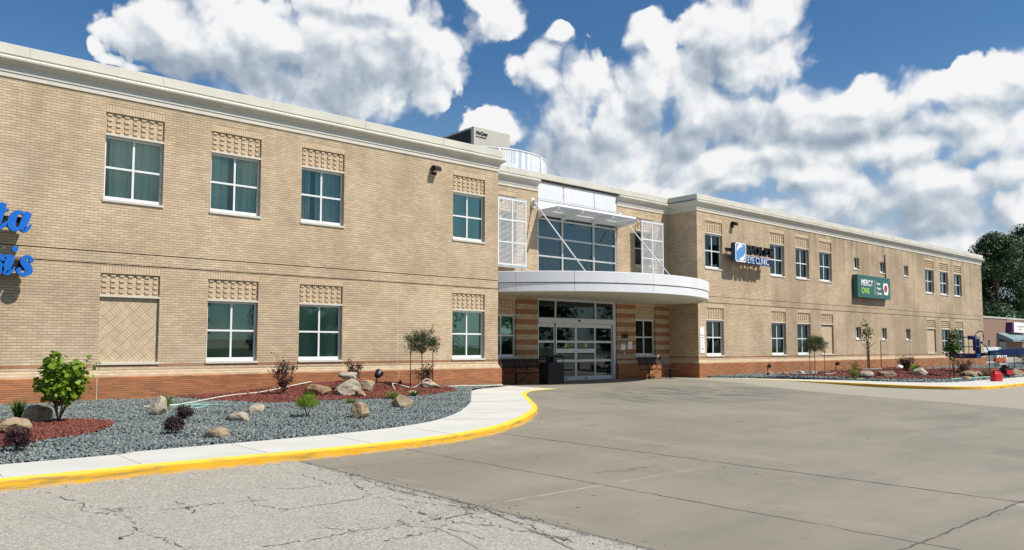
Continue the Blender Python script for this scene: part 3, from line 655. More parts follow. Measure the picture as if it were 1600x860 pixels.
# open cracks in the old asphalt, ragged dark ribbons a few millimetres above the sheet
CRACKS = [[(1.614, -11.803), (1.791, -12.722), (1.803, -12.937), (1.959, -13.459), (2.001, -13.421)], [(1.777, -12.792), (1.757, -13.282), (1.871, -13.491), (1.929, -13.65)], [(1.976, -13.761), (1.961, -14.083), (1.914, -14.354), (1.949, -14.675), (1.982, -14.974), (2.0, -15.293)], [(1.959, -13.347), (2.111, -13.404), (2.243, -13.441)], [(1.914, -14.354), (1.762, -14.567), (1.671, -14.65)], [(2.183, -13.655), (2.5, -13.744), (2.566, -13.724), (2.747, -13.723), (2.981, -13.765), (3.259, -13.881)], [(2.496, -13.381), (2.549, -13.591), (2.511, -13.942)], [(2.519, -13.683), (2.523, -14.026)], [(3.431, -13.149), (3.659, -13.449), (3.849, -13.515), (4.17, -13.486), (4.401, -13.471)], [(4.191, -12.643), (4.198, -13.124), (4.17, -13.486), (4.286, -13.848), (4.148, -14.352)], [(4.717, -12.854), (4.433, -13.443), (4.254, -13.971)], [(4.144, -14.483), (4.281, -14.861), (4.457, -15.261), (4.625, -15.642), (4.696, -15.928)], [(4.118, -14.884), (4.11, -15.23), (4.013, -15.68), (4.277, -15.704), (4.599, -15.769)], [(2.474, -15.584), (2.82, -15.628), (3.274, -15.631), (3.611, -15.685), (4.013, -15.68), (4.554, -15.73)], [(3.778, -15.474), (3.706, -15.737), (3.871, -16.065), (3.885, -16.558)], [(4.018, -15.261), (4.103, -15.552), (4.093, -15.948), (4.282, -16.24)], [(4.642, -15.007), (4.643, -15.424), (4.599, -15.769)], [(4.574, -13.339), (4.479, -14.315), (4.546, -14.922), (4.517, -15.586), (4.548, -16.011)], [(4.482, -16.09), (4.488, -16.42), (4.364, -16.786), (4.355, -17.048)], [(4.306, -16.037), (4.274, -16.417), (4.345, -16.655), (4.417, -17.022)], [(4.461, -15.461), (4.343, -15.762), (4.354, -15.978)], [(4.732, -15.886), (4.695, -16.276), (4.676, -16.768), (4.69, -17.18), (4.681, -17.512)], [(3.079, -14.44), (3.528, -14.447), (3.965, -14.413), (4.339, -14.288)], [(3.087, -15.318), (3.274, -15.631)], [(3.207, -13.527), (3.062, -14.04), (3.206, -14.438)], [(4.098, -15.754), (3.858, -15.993), (3.572, -16.036), (3.266, -16.044)], [(4.599, -13.862), (4.502, -14.524), (4.585, -15.086), (4.576, -15.75), (4.609, -16.202)]]
def crack_mesh():
    bm = bmesh.new(); rr = random.Random(5)
    for li, ln in enumerate(CRACKS):
        P = catmull(ln, 9); P = [p + Vector((rr.gauss(0, .022), rr.gauss(0, .022), 0)) for p in P]; n = len(P); prev = None
        for i, p in enumerate(P):
            if p.x > 4.66: prev = None; continue
            d = (P[min(i + 1, n - 1)] - P[max(i - 1, 0)]); d.z = 0
            if d.length < 1e-5: continue
            d.normalize(); w = (.0022 + .0075 * rr.random() ** 2) * (1 if 0 < i < n - 1 else .2); q = Vector((-d.y, d.x, 0)) * w
            cur = (bm.verts.new((p.x + q.x, p.y + q.y, .004 + li * .00006)), bm.verts.new((p.x - q.x, p.y - q.y, .004 + li * .00006)))
            if prev and rr.random() > .16: bm.faces.new((prev[0], prev[1], cur[1], cur[0]))
            prev = cur
    for f in bm.faces:
        if f.normal.z < 0: f.normal_flip()
    return bm
tag(obj('pavement_cracks', crack_mesh(), 'crack'), kind='structure')

# planting beds
mulchA = [(1.2, -6.0), (1.9, -5.2), (2.6, -4.95), (3.3, -5.1), (3.75, -5.7), (3.6, -6.6), (3.1, -7.5), (2.3, -8.2), (1.2, -8.6), (-.3, -8.4), (-.6, -7.0), (0.2, -6.2)]
mulchB = [(6.6, -.05), (6.9, -1.6), (7.6, -3.0), (8.7, -3.75), (10.2, -3.75), (12.0, -3.5), (13.6, -2.9), (14.3, -2.0), (14.5, -.9), (14.6, -.05)]
mulchC = [(33.2, -2.2), (36, -1.6), (41, -1.8), (47, -2.4), (54, -3.5), (54, -8), (48, -8.6), (42, -8.5), (37, -8.3), (34, -7.3), (33, -6), (32.7, -4)]
def bedz(x, y):
    x = np.asarray(x, float); y = np.asarray(y, float)
    z = .10 + .07 * sms(y, -9.5, -1)
    z += .30 * np.exp(-(((x - 11.2) / 2.8) ** 2 + ((y + .9) / 1.6) ** 2)) + .08 * np.exp(-(((x - 2.0) / 1.4) ** 2 + ((y + 6.6) / 1.6) ** 2))
    z += .30 * np.exp(-(((x - 41) / 7) ** 2 + ((y + 4.6) / 2.6) ** 2))
    z += .012 * np.sin(x * 3.1 + y * 2.3) + .010 * np.sin(x * 1.3 - y * 4.1)
    return z
def bed(name, poly, mat, dz=0, step=.3, drop=.05):
    xs = [p[0] for p in poly]; ys = [p[1] for p in poly]
    bm = bmesh.new(); vv = [bm.verts.new((p[0], p[1], 0)) for p in poly]
    for tri in tessellate_polygon([[Vector((p[0], p[1], 0)) for p in poly]]):
        try: bm.faces.new([vv[i] for i in tri])
        except ValueError: pass
    for ax, lo, hi in ((0, min(xs), max(xs)), (1, min(ys), max(ys))):
        k = lo + step
        while k < hi:
            no = (1, 0, 0) if ax == 0 else (0, 1, 0); co = (k, 0, 0) if ax == 0 else (0, k, 0)
            bmesh.ops.bisect_plane(bm, geom=bm.verts[:] + bm.edges[:] + bm.faces[:], plane_co=co, plane_no=no); k += step
    vx = np.array([v.co.x for v in bm.verts]); vy = np.array([v.co.y for v in bm.verts])
    zz = bedz(vx, vy) + dz - drop * (1 - sms(edge_dist(vx, vy, poly), 0, .4))
    for v, z in zip(bm.verts, zz): v.co.z = z
    for f in bm.faces:
        if f.normal.z < 0: f.normal_flip()
    return obj(name, bm, mat)
polyL = [*[(p.x, p.y) for p in bedL], (17.78, .0), (-30, .0)]
polyR = [*[(p.x, p.y) for p in bedR], (90, 2.3), (67.4, 2.3), (67.4, .0), (30.3, .0)]
tag(bed('gravel_bed', polyL, 'slate_bed', step=.6), kind='structure'); tag(bed('gravel_bed', polyR, 'slate_bed', step=.8), kind='structure')
for pl in (mulchA, mulchB, mulchC): tag(bed('mulch_bed', [(p.x, p.y) for p in catmull(pl + [pl[0]], 4)][:-1], 'mulch_bed', dz=.02, drop=.012), kind='structure')
def scatter(poly, dens, excl=(), xlim=None):
    xs = [p[0] for p in poly]; ys = [p[1] for p in poly]; x0, x1 = (xlim or (min(xs), max(xs))); y0, y1 = min(ys), max(ys)
    n = int((x1 - x0) * (y1 - y0) * dens); x = rng.uniform(x0, x1, n); y = rng.uniform(y0, y1, n); k = inpoly(x, y, poly)
    for e in excl: k &= ~inpoly(x, y, e)
    return x[k], y[k]
x, y = scatter(polyL, 760, (mulchA, mulchB), (-2, 17.78))
tag(obj('slate_gravel', stones('slate_gravel', x, y, bedz(x, y) + .008 + rng.random(len(x)) * .022 - .03 * (1 - sms(edge_dist(x, y, [(p.x, p.y) for p in bedL], False), 0, .2)), .046), 'slate'), 'loose blue grey slate chips filling the left bed', 'gravel', kind='stuff')
x, y = scatter(polyR, 110, (mulchC,), (30.2, 62)); k = y < 0; x, y = x[k], y[k]
tag(obj('slate_gravel', stones('slate_gravel', x, y, bedz(x, y) + .012, .085), 'slate'), 'loose blue grey slate chips filling the right bed', 'gravel', kind='stuff')
for pl, dn, sz, lb in ((mulchA, 1500, .032, 'red wood mulch round the small bright green tree'), (mulchB, 1100, .036, 'red wood mulch under the boulders by the left wing'), (mulchC, 260, .048, 'red wood mulch in the right bed')):
    x, y = scatter([(p.x, p.y) for p in catmull(pl + [pl[0]], 4)], dn); k = y < -.02; x, y = x[k], y[k]
    tag(obj('mulch', stones('mulch', x, y, bedz(x, y) + .03 + rng.random(len(x)) * .012, sz, .35, 2.4), 'mulch'), lb, 'mulch', kind='stuff')

# ------------------------------------------------------------------ the clinic building
bld = thing('clinic_building', 'long two storey cream brick clinic with orange brick base and round white entrance canopy', 'building')
XW, XR, XE, YC = 17.8, 29.9, 67.05, 1.66       # end of left wing, start and end of right wing, recessed centre
ZT = 117 * ROW
def wall(name, mat, mapf, u0, u1, z0, z1, holes=(), grooves=(), depth=.22, extra=None):
    """wall face in (u, z) with rectangular holes [(u0,u1,z0,z1)] and dark raked grooves; mapf(u, d, z) -> xyz, d = into the wall"""
    us = sorted({u0, u1, *[h[0] for h in holes], *[h[1] for h in holes]}); us = [u for u in us if u0 <= u <= u1]
    zs = {z0, z1, *[h[2] for h in holes], *[h[3] for h in holes]}
    for g in grooves: zs |= {g - .014, g + .014}
    zs = sorted(z for z in zs if z0 <= z <= z1)
    bm = bmesh.new()
    def q(p, mi=0):
        bm.faces.new([bm.verts.new(mapf(*a)) for a in p]).material_index = mi
    for i in range(len(us) - 1):
        for j in range(len(zs) - 1):
            a, b, c, d = us[i], us[i + 1], zs[j], zs[j + 1]; cu, cz = (a + b) / 2, (c + d) / 2
            if any(h[0] < cu < h[1] and h[2] < cz < h[3] for h in holes): continue
            g = any(abs(cz - g_) < .0145 for g_ in grooves)
            dd = .05 if g else 0
            q([(a, dd, c), (b, dd, c), (b, dd, d), (a, dd, d)], 1 if g else 0)
            if g:
                q([(a, 0, c), (b, 0, c), (b, dd, c), (a, dd, c)]); q([(a, dd, d), (b, dd, d), (b, 0, d), (a, 0, d)])
    for (a, b, c, d) in holes:
        q([(a, 0, c), (a, depth, c), (a, depth, d), (a, 0, d)]); q([(b, depth, c), (b, 0, c), (b, 0, d), (b, depth, d)])
        q([(a, depth, c), (a, 0, c), (b, 0, c), (b, depth, c)]); q([(a, 0, d), (a, depth, d), (b, depth, d), (b, 0, d)])
    bmesh.ops.remove_doubles(bm, verts=bm.verts[:], dist=1e-5)
    bmesh.ops.recalc_face_normals(bm, faces=bm.faces)
    return obj(name, bm, [mat, 'gap_shade'], bld)
front = lambda Y: (lambda u, d, z: (u, Y + d, z))
WW = 7 * BW
L_X = (4.78, 7.45, 10.13, 15.76); R_X = (30.53, 36.24, 38.84, 41.44); E_X = (56.15, 58.75, 61.35); N_X = (45.6, 49.12, 52.7)
WE = 1.5
UP = (77 * ROW, 103 * ROW, 114 * ROW); LO = (16 * ROW, 42 * ROW, 53 * ROW)
GR = (53.5 * ROW, 58 * ROW)
def hole(x, lv, w=WW, sold=True): return (x, x + w, lv[0], lv[2] if sold else lv[1] + 8 * ROW)
hl = [hole(x, UP) for x in L_X] + [hole(x, LO) for x in L_X]
hr = [hole(x, UP) for x in R_X] + [hole(x, LO) for x in R_X] + [hole(x, UP, WE) for x in E_X] + [hole(x, LO, WE) for x in E_X]
hn = [(x, x + .72, 6.17, 6.93) for x in N_X] + [(x, x + .72, 1.95, 2.74) for x in N_X]
hc = [hole(18.72, UP), hole(27.42, UP)]
hcl = [hole(18.72, LO), hole(27.42, LO)]
wall('wall', 'brick', front(0), -8, XW, -.3, ZT, hl, GR)
wall('wall', 'brick', lambda u, d, z: (XW - d, u, z), 0, YC, -.3, ZT, (), GR)
wall('wall', 'brick', front(YC), XW, XR, 3.72, ZT, hc + [(21.30, 26.18, 3.9, ZT)], ())
wall('wall', 'stripe', front(YC + .001), XW, XR, -.3, 3.72, [(a, b, c, min(d, 3.70)) for a, b, c, d in hcl] + [(21.30, 26.12, -.2, 3.70)], ())
wall('wall', 'brick', lambda u, d, z: (XR + d, YC - u, z), 0, YC, -.3, ZT, (), GR)
qn = [(66.45, 67.049, z - .02, z + .02) for z in (7.55, 6.75, 5.95, 5.15, 4.4, 3.2, 2.4, 1.6)]
wall('wall', 'brick', front(0), XR, XE, -.3, ZT, hr + hn + [(a, b - .25, c, d) for a, b, c, d in qn], GR, depth=.22)
wall('wall', 'brick', lambda u, d, z: (XE - d, u, z), 0, 16, -.3, ZT, (), GR)
obj('back_wall', B(-8, XE, 15.9, 16.0, -.3, 8.5), 'brick', bld); obj('side_wall', B(-8.1, -8, 0, 16, -.3, 8.5), 'brick', bld)
# interior: dark rooms behind the windows, flat roof
bm = bmesh.new()
for (a, b, y) in ((-7.9, 17.5, 0), (XR + .3, XE - .3, 0)):
    box(bm, a, b, 1.25, 1.3, -.1, 8.3); box(bm, a, b, .23, 1.25, 3.95, 4.05); box(bm, a, b, .23, 1.25, 8.2, 8.3)
for x in (3.9, 6.8, 9.5, 12.6, 35, 38.2, 40.9, 44.5, 55, 58.1, 60.8, 64): box(bm, x, x + .1, .23, 1.25, 0, 8.2)
box(bm, 17.9, 29.8, 4.4, 4.5, -.1, 8.3); box(bm, 17.9, 29.8, 1.9, 4.4, 3.75, 3.85); box(bm, 17.9, 29.8, 1.9, 4.4, 8.2, 8.3); box(bm, 20.6, 20.7, 1.9, 4.4, 0, 8.2); box(bm, 26.9, 27.0, 1.9, 4.4, 0, 8.2); box(bm, 17.9, 29.8, 1.9, 4.4, 0.02, .10)
obj('interior', bm, 'interior', bld)
bm = bmesh.new(); box(bm, -8, 17.79, .0, 16, 8.33, 8.4); box(bm, 17.79, 29.91, YC, 16, 8.33, 8.4); box(bm, 29.91, XE, .0, 16, 8.33, 8.4)
obj('roof', bm, 'roof', bld)
# orange base with stepped cap
PB1 = [(-8, 0), (XW, 0), (XW, YC), (21.30, YC)]; PB2 = [(26.12, YC), (XR, YC), (XR, 0), (XE, 0), (XE, 16)]
for pth in (PB1, PB2):
    bm = bmesh.new(); sweep(bm, pth, [(-.05, -.3), (.10, -.3), (.10, .765), (.085, .78), (-.05, .78)]); obj('brick_base', bm, 'base', bld)
    bm = bmesh.new(); sweep(bm, pth, [(-.05, .782), (.06, .782), (.06, .835), (.045, .848), (.022, .850), (.022, .905), (.004, .922), (-.05, .922)]); obj('base_cap', bm, 'lattice', bld)
# coping, gutter roll and frieze
fullp = [(-8, 0), (XW, 0), (XW, YC), (XR, YC), (XR, 0), (XE, 0), (XE, 16)]
bm = bmesh.new(); sweep(bm, fullp, [(-.25, 8.36), (.12, 8.452), (.13, 8.46), (.13, 8.69), (.11, 8.705), (-.25, 8.69)])
def hjoints(bm, y, x0, x1, step, z0, z1, out, first=0):
    x = x0 + first
    while x < x1: box(bm, x - .006, x + .006, y - out - .0015, y - out + .02, z0, z1, 1); x += step
hjoints(bm, 0, -7, 17.5, 3.05, 8.465, 8.685, .13, .9); hjoints(bm, YC, 18, 29.7, 3.05, 8.465, 8.685, .13, 1.6); hjoints(bm, 0, 30.5, 67, 3.05, 8.465, 8.685, .13, 2.2)
obj('coping', bm, ['coping', 'joint'], bld)
bm = bmesh.new(); sweep(bm, fullp, [(-.1, 8.36), (.08, 8.402), (.08, 8.45), (-.1, 8.45)]); obj('coping_gap', bm, 'gap_shade', bld)  # dark strip, the shade under the coping put into colour
roll = [(-.05, 8.40), (.19, 8.40), (.215, 8.385), (.225, 8.35), (.215, 8.31), (.185, 8.275), (.14, 8.245), (.10, 8.225), (.085, 8.20), (.055, 8.19), (.05, 8.045), (-.05, 8.045)]
for pth in ([(-8, 0), (XW, 0), (XW, YC), (21.30, YC)], [(26.18, YC), (XR, YC), (XR, 0), (XE, 0), (XE, 16)]):
    bm = bmesh.new(); sweep(bm, pth, roll)
    x = pth[0][0] + 1.1
    obj('gutter_roll', bm, 'coping', bld)
    bm = bmesh.new(); sweep(bm, pth, [(-.05, ZT - .003), (.03, ZT - .003), (.03, 8.044), (-.05, 8.044)]); obj('frieze', bm, 'stone', bld)

def lattice(x, z0, z1, w, Y, win, bars=False, sold=True):
    """recessed brick panel above a window: projecting headers under a soldier course"""
    bm = bmesh.new(); zs = z0 + 8 * ROW
    box(bm, x, x + w, Y + .075, Y + .12, z0, z1, 1)
    if bars:
        for r in range(4): box(bm, x + .003, x + w - .003, Y + .03, Y + .075, z0 + r * 2 * ROW + .004, z0 + r * 2 * ROW + ROW - .004)
    else:
        nC = int(round(w / BW))
        p = w / nC
        for r in range(4):
            # a flush stretcher course carries the headers; headers stand forward of it
            zr = z0 + r * 2 * ROW
            box(bm, x + .002, x + w - .002, Y + .062, Y + .076, zr + .003, zr + ROW - .003)
            box(bm, x + .002, x + w - .002, Y + .066, Y + .0765, zr + ROW + .004, zr + 2 * ROW - .004)
            for c in range(nC):
                box(bm, x + c * p + .050, x + c * p + .050 + .108, Y + .032, Y + .068, zr + ROW * .90, zr + ROW * 1.84)
    if sold:
        n = int(round(w / ROW)); p = w / n
        for k in range(n): box(bm, x + k * p + .004, x + (k + 1) * p - .004, Y + .002, Y + .08, zs + .004, z1 - .006)
        box(bm, x, x + w, Y + .012, Y + .076, zs + .002, z1 - .002, 1)
    obj('lattice_panel', bm, ['lattice', 'lattice_back'], win)
def window(x, z0, z1, w, Y, kind='blinds', bars=False, lat=True, ztop=None, glass='glass', grid=(2, 2)):
    """one window: frame, pane, sill, head and what hangs behind the glass"""
    win = obj('window', B(x - .0, x + w, Y + .003, Y + .2, z1 - .052, z1 - .002), 'stone', bld)      # the head stone carries the rest
    zf1 = z1 - .052; zs = z0 + .055
    obj('sill', B(x - .025, x + w + .025, Y - .035, Y + .21, z0 - .01, zs, 0, .006), 'stone', win)
    fy0, fy1 = Y + .125, Y + .19
    bm = bmesh.new(); fw = .055
    box(bm, x + .004, x + fw, fy0, fy1, zs, zf1); box(bm, x + w - fw, x + w - .004, fy0, fy1, zs, zf1)
    box(bm, x + fw, x + w - fw, fy0, fy1, zs, zs + .10); box(bm, x + fw, x + w - fw, fy0, fy1, zf1 - fw, zf1)
    nx, nz = grid
    for k in range(1, nx): c = x + w * k / nx; box(bm, c - .026, c + .026, fy0 + .006, fy1 - .004, zs + .10, zf1 - fw)
    for k in range(1, nz): c = zs + (zf1 - zs) * k / nz + .02; box(bm, x + fw, x + w - fw, fy0 + .003, fy1 - .002, c - .026, c + .026)
    obj('frame', bm, 'frame', win)
    obj('pane', B(x + .04, x + w - .04, Y + .155, Y + .159, zs + .05, zf1 - .03), glass, win)
    if kind == 'blinds':
        bm = bmesh.new(); xx = x + .02; yb = Y + .32; mean_a = random.uniform(.5, 1.1); gap0 = random.choice((.42, .0, .7, .25)); gap1 = gap0 + random.choice((0, .10, .16))
        while xx < x + w - .03:
            if gap0 < (xx - x) / w < gap1: xx += .083; continue
            a = random.gauss(mean_a, .16) if random.random() < .8 else random.uniform(-.2, 1.5)
            hw = .044
            dx, dy = hw * math.cos(a - .6), hw * math.sin(a - .6)
            vs = [bm.verts.new(p) for p in ((xx + .04 - dx, yb - dy, zs), (xx + .04 + dx, yb + dy, zs), (xx + .04 + dx, yb + dy, zf1), (xx + .04 - dx, yb - dy, zf1))]; bm.faces.new(vs); xx += .083
        obj('blinds', bm, 'blinds', win)
    elif kind.startswith('shade'):
        drop = float(kind.split(':')[1]); obj('roller_shade', B(x + .03, x + w - .03, Y + .27, Y + .275, zs + (zf1 - zs) * drop, zf1), 'shade', win)
    if lat: lattice(x, z1, ztop, w, Y, win, bars)
    return win
for i, x in enumerate(L_X): window(x, UP[0], UP[1], WW, 0, 'blinds' if i < 3 else 'shade:.05', ztop=UP[2])
for i, x in enumerate(L_X[1:]): window(x, LO[0], LO[1], WW, 0, ('shade:.36', 'shade:.0', 'shade:.28')[i], ztop=LO[2])
for i, x in enumerate(R_X): window(x, UP[0], UP[1], WW, 0, 'blinds', ztop=UP[2])
for i, x in enumerate(R_X[:3]): window(x, LO[0], LO[1], WW, 0, 'none' if i == 0 else 'blinds', ztop=LO[2])
for i, x in enumerate(E_X): window(x, UP[0], UP[1], WE, 0, 'none', True, ztop=UP[2], glass='glass_dark')
for i, x in enumerate(E_X[1:]): window(x, LO[0], LO[1], WE, 0, 'none', True, ztop=LO[2], glass='glass_dark')
for x in (18.72, 27.42):
    window(x, UP[0], UP[1], WW, YC, 'none', ztop=UP[2]); window(x, LO[0], LO[1], WW, YC, 'shade:.45' if x < 20 else 'none', ztop=LO[2])
for (a, b, c, d) in hn:
    window(a, c, d + .05, .72, 0, 'none', lat=False, grid=(2, 1), glass='glass_dark')
# blind windows: basket-weave brick panels
for (x, w, bars) in ((L_X[0], WW, False), (R_X[3], WW, False), (E_X[0], WE, True)):
    z0, z1, zt = LO
    bp = obj('blind_window', B(x, x + w, .085, .13, z0, z1 - .05), 'weave', bld)
    obj('sill', B(x - .025, x + w + .025, -.035, .12, z0 - .01, z0 + .055, 0, .006), 'stone', bp)
    obj('head', B(x, x + w, .003, .14, z1 - .052, z1 - .002), 'stone', bp)
    lattice(x, z1, zt, w, 0, bp, bars)
bm = bmesh.new()
for a, b, c, d in qn: box(bm, a + .01, b - .27, .03, .2, c + .002, d - .002)
obj('notch_shade', bm, 'gap_shade', bld)  # dark boxes fill the notches, their shade put into the colour
# sealant joints down the brick
bm = bmesh.new()
for x in (4.76, 13.55, 44.3): box(bm, x - .006, x + .006, -.1015, -.09, .0, .76); box(bm, x - .006, x + .006, -.0015, .01, .93, 1.05)
for x in (13.55, 44.3): box(bm, x - .005, x + .005, -.0015, .01, 1.05, 3.6)
obj('sealant_joint', bm, 'stone', bld)
# conduit down the wall above the green sign
bm = bmesh.new(); tube(bm, [(49.85, -.03, 7.4), (49.85, -.03, 5.9)], .03, 6); obj('conduit', bm, 'brown_metal', bld)

# curtain wall over the canopy
CX0, CX1 = 21.30, 26.18
cw = obj('curtain_wall', B(CX0 + .002, CX1 - .002, YC + .10, YC + .106, 4.0, 7.02), 'glass_curtain', bld)
bm = bmesh.new()
for x in (CX0 + .04, 22.76, 24.69, CX1 - .04): box(bm, x - .035, x + .035, YC + .03, YC + .12, 4.0, 7.0)
for z in (4.5, 5.29, 6.06, 6.84): box(bm, CX0 + .075, CX1 - .075, YC + .035, YC + .115, z - .032, z + .032)
obj('frame', bm, 'storefront', cw)
bm = bmesh.new()
for k in range(60):
    z = 4.2 + k * .045
    box(bm, CX0 + .1, CX1 - .1, YC + .5, YC + .53, z, z + .006)
obj('blinds', bm, 'shade', cw)
bm = bmesh.new(); box(bm, CX0 + .002, CX1 - .002, YC + .02, YC + .10, 6.98, 8.36)
for (a, b) in ((CX0 + .02, 22.74), (22.83, 24.66), (24.71, CX1 - .02)):
    for (c, d) in ((6.99, 7.56), (7.585, 7.64), (7.66, 8.35)): box(bm, a, b, YC - .005 - (.012 if c == 7.585 else 0), YC + .03, c, d, 0, .004)
obj('white_panel', bm, 'white_metal', bld)
# sun shade above the curtain wall
sh = obj('sun_shade', B(CX0 + .03, CX1 - .02, YC - .07, YC - .008, 7.0, 7.16), 'white_metal', bld)
for x in (CX0 + .03, 22.70, 24.56, CX1 + .0):
    bm = bmesh.new(); pr = [(YC - .01, 6.86), (YC - .01, 7.16), (.52, 7.15), (.42, 7.12), (.46, 7.03)]
    a = [bm.verts.new((x - .035, y, z)) for y, z in pr]; b = [bm.verts.new((x + .035, y, z)) for y, z in pr]; bm.faces.new(a); bm.faces.new(b[::-1])
    for i in range(5): bm.faces.new((a[i], b[i], b[(i + 1) % 5], a[(i + 1) % 5]))
    bmesh.ops.recalc_face_normals(bm, faces=bm.faces); obj('arm', bm, 'white_metal', sh)
bm = bmesh.new()
for k in range(11):
    y = .52 + k * .10; za = 7.20
    v = [bm.verts.new(p) for p in ((CX0 + .06, y - .035, za - .045), (CX1 - .03, y - .035, za - .045), (CX1 - .03, y + .045, za + .04), (CX0 + .06, y + .045, za + .04))]
    w = [bm.verts.new(p.co + Vector((0, -.008, .008))) for p in v]
    bm.faces.new(v); bm.faces.new(w[::-1])
    for i in range(4): bm.faces.new((v[i], w[i], w[(i + 1) % 4], v[(i + 1) % 4]))
bmesh.ops.recalc_face_normals(bm, faces=bm.faces); obj('louvre', bm, 'white_metal', sh)

# louvred sliding screens
def louvre_screen(x0, x1):
    z0, z1, y = 4.70, 7.31, YC - .46
    bm = bmesh.new(); fw = .055
    for x in (x0, (x0 + x1) / 2 - fw / 2, x1 - fw): box(bm, x, x + fw, y - .03, y + .03, z0, z1)
    for z in (z0, z0 + (z1 - z0) / 3, z0 + (z1 - z0) * 2 / 3, z1 - fw): box(bm, x0 + fw, (x0 + x1) / 2 - fw / 2, y - .028, y + .028, z, z + fw); box(bm, (x0 + x1) / 2 + fw / 2, x1 - fw, y - .028, y + .028, z, z + fw)
    s_ = obj('louvre_screen', bm, 'white_metal', bld)
    bm = bmesh.new(); z = z0 + .06
    while z < z1 - .05:
        v = [bm.verts.new(p) for p in ((x0 + .03, y - .024, z), (x1 - .03, y - .024, z), (x1 - .03, y + .024, z + .03), (x0 + .03, y + .024, z + .03))]
        w = [bm.verts.new(p.co + Vector((0, 0, .005))) for p in v]; bm.faces.new(v[::-1]); bm.faces.new(w)
        for i in range(4): bm.faces.new((v[i], w[i], w[(i + 1) % 4], v[(i + 1) % 4]))
        z += .047
    bmesh.ops.recalc_face_normals(bm, faces=bm.faces); obj('slats', bm, 'white_metal', s_)
    bm = bmesh.new()
    for x in (x0 + .2, x1 - .25):
        for z in (z0 - .05, z1 - .12): box(bm, x, x + .06, y - .03, YC, z, z + .05)
    for z in (z0 - .055, z1 + .003): box(bm, x0 - .05, x1 + .05, y - .02, y + .05, z - .03, z + .05)
    obj('bracket', bm, 'grey_metal', s_)
louvre_screen(18.77, 20.24); louvre_screen(27.33, 28.90)

# entrance canopy
ccx, ccy, cr_ = 23.87, 4.05, 7.29
a0 = math.asin((XW + .005 - ccx) / cr_); a1 = math.asin((XR + .05 - ccx) / cr_)
arc = [(ccx + cr_ * math.sin(a0 + (a1 - a0) * k / 64), ccy - cr_ * math.cos(a0 + (a1 - a0) * k / 64)) for k in range(65)]
bm = bmesh.new()
sweep(bm, arc, [(-.25, 3.87), (.0, 3.87), (.0, 4.25), (-.02, 4.27), (-.25, 4.27)])
sweep(bm, arc, [(-.25, 3.53), (-.05, 3.53), (-.03, 3.545), (-.03, 3.835), (-.045, 3.845), (-.25, 3.845)])
def cpt(x): return ccy - math.sqrt(cr_ ** 2 - (x - ccx) ** 2)
canopy = obj('canopy', bm, 'white_metal', bld)
bm = bmesh.new(); sweep(bm, [(x + (ccx - x) * .01, y + (ccy - y) * .012) for x, y in arc], [(-.2, 3.842), (.0, 3.842), (.0, 3.873), (-.2, 3.873)])
for x in (18.2, 19.75, 22.75, 25.7, 27.9):
    y = cpt(x); t_ = math.atan2(x - ccx, ccy - y)
    m_ = Matrix.Translation((x, y, 0)) @ Matrix.Rotation(t_, 4, 'Z')
    vs = box(bm, -.007, .007, -.0015, .02, 3.875, 4.262); [setattr(v, 'co', m_ @ v.co) for v in vs]
    vs = box(bm, -.007, .007, .0285, .05, 3.55, 3.83); [setattr(v, 'co', m_ @ v.co) for v in vs]
obj('joint', bm, 'joint', canopy)
bm = bmesh.new(); ring = [p for p in [(ccx + (x - ccx) * .978, ccy + (y - ccy) * .978) for x, y in arc] if XW + .01 < p[0] < XR - .01 and p[1] < YC]
pts = [(XW + .01, YC - .01), *[p for p in ring if p[1] < 0 or True], (XR - .01, YC - .01)]
for (z, mi) in ((3.56, 0), (4.20, 1)):
    f = bm.faces.new([bm.verts.new((p[0], p[1], z)) for p in pts]); f.material_index = mi
obj('soffit', bm, ['soffit', 'roof'], canopy)
for x in (21.02, 26.38):
    bm = bmesh.new(); tube(bm, [(x, YC - .12, 7.42), (x, -1.42, 4.24)], .027, 8); tube(bm, [(x, -1.30, 4.37), (x, -1.38, 4.28)], .045, 8); tube(bm, [(x, YC - .16, 7.38), (x, YC - .24, 7.295)], .042, 8); obj('tie_rod', bm, 'white_metal', canopy)
    bm = bmesh.new(); box(bm, x - .10, x + .10, YC - .03, YC - .002, 7.20, 7.62, 0, .006)
    for d in (-.05, .035): box(bm, x + d, x + d + .016, YC - .2, YC - .03, 7.28, 7.52, 0, .004)
    tube(bm, [(x - .06, YC - .14, 7.42), (x + .06, YC - .14, 7.42)], .025, 8); obj('rod_bracket', bm, 'white_metal', canopy)

# entrance: transom, sliding leaves, sidelights
door_front = obj('storefront', B(21.36, 26.06, YC + .02, YC + .22, 2.53, 2.75, 0, .008), 'storefront', bld)
bm = bmesh.new()
box(bm, 21.31, 21.39, YC + .05, YC + .19, .10, 3.69); box(bm, 25.93, 26.11, YC + .05, YC + .19, .10, 3.69); box(bm, 21.39, 25.93, YC + .05, YC + .19, 3.45, 3.69)
for x in (22.37, 24.79): box(bm, x - .035, x + .035, YC + .06, YC + .18, 2.751, 3.449)
box(bm, 21.39, 25.93, YC + .0, YC + .2, .115, .135)
obj('frame', bm, 'storefront', door_front)
obj('transom_pane', B(21.4, 25.92, YC + .11, YC + .116, 2.76, 3.44), 'glass_dark', door_front)
bm = bmesh.new(); tube(bm, [(23.72, YC + .02, 2.66), (23.72, YC - .03, 2.65)], .045, 10); obj('door_sensor', bm, 'black', door_front)
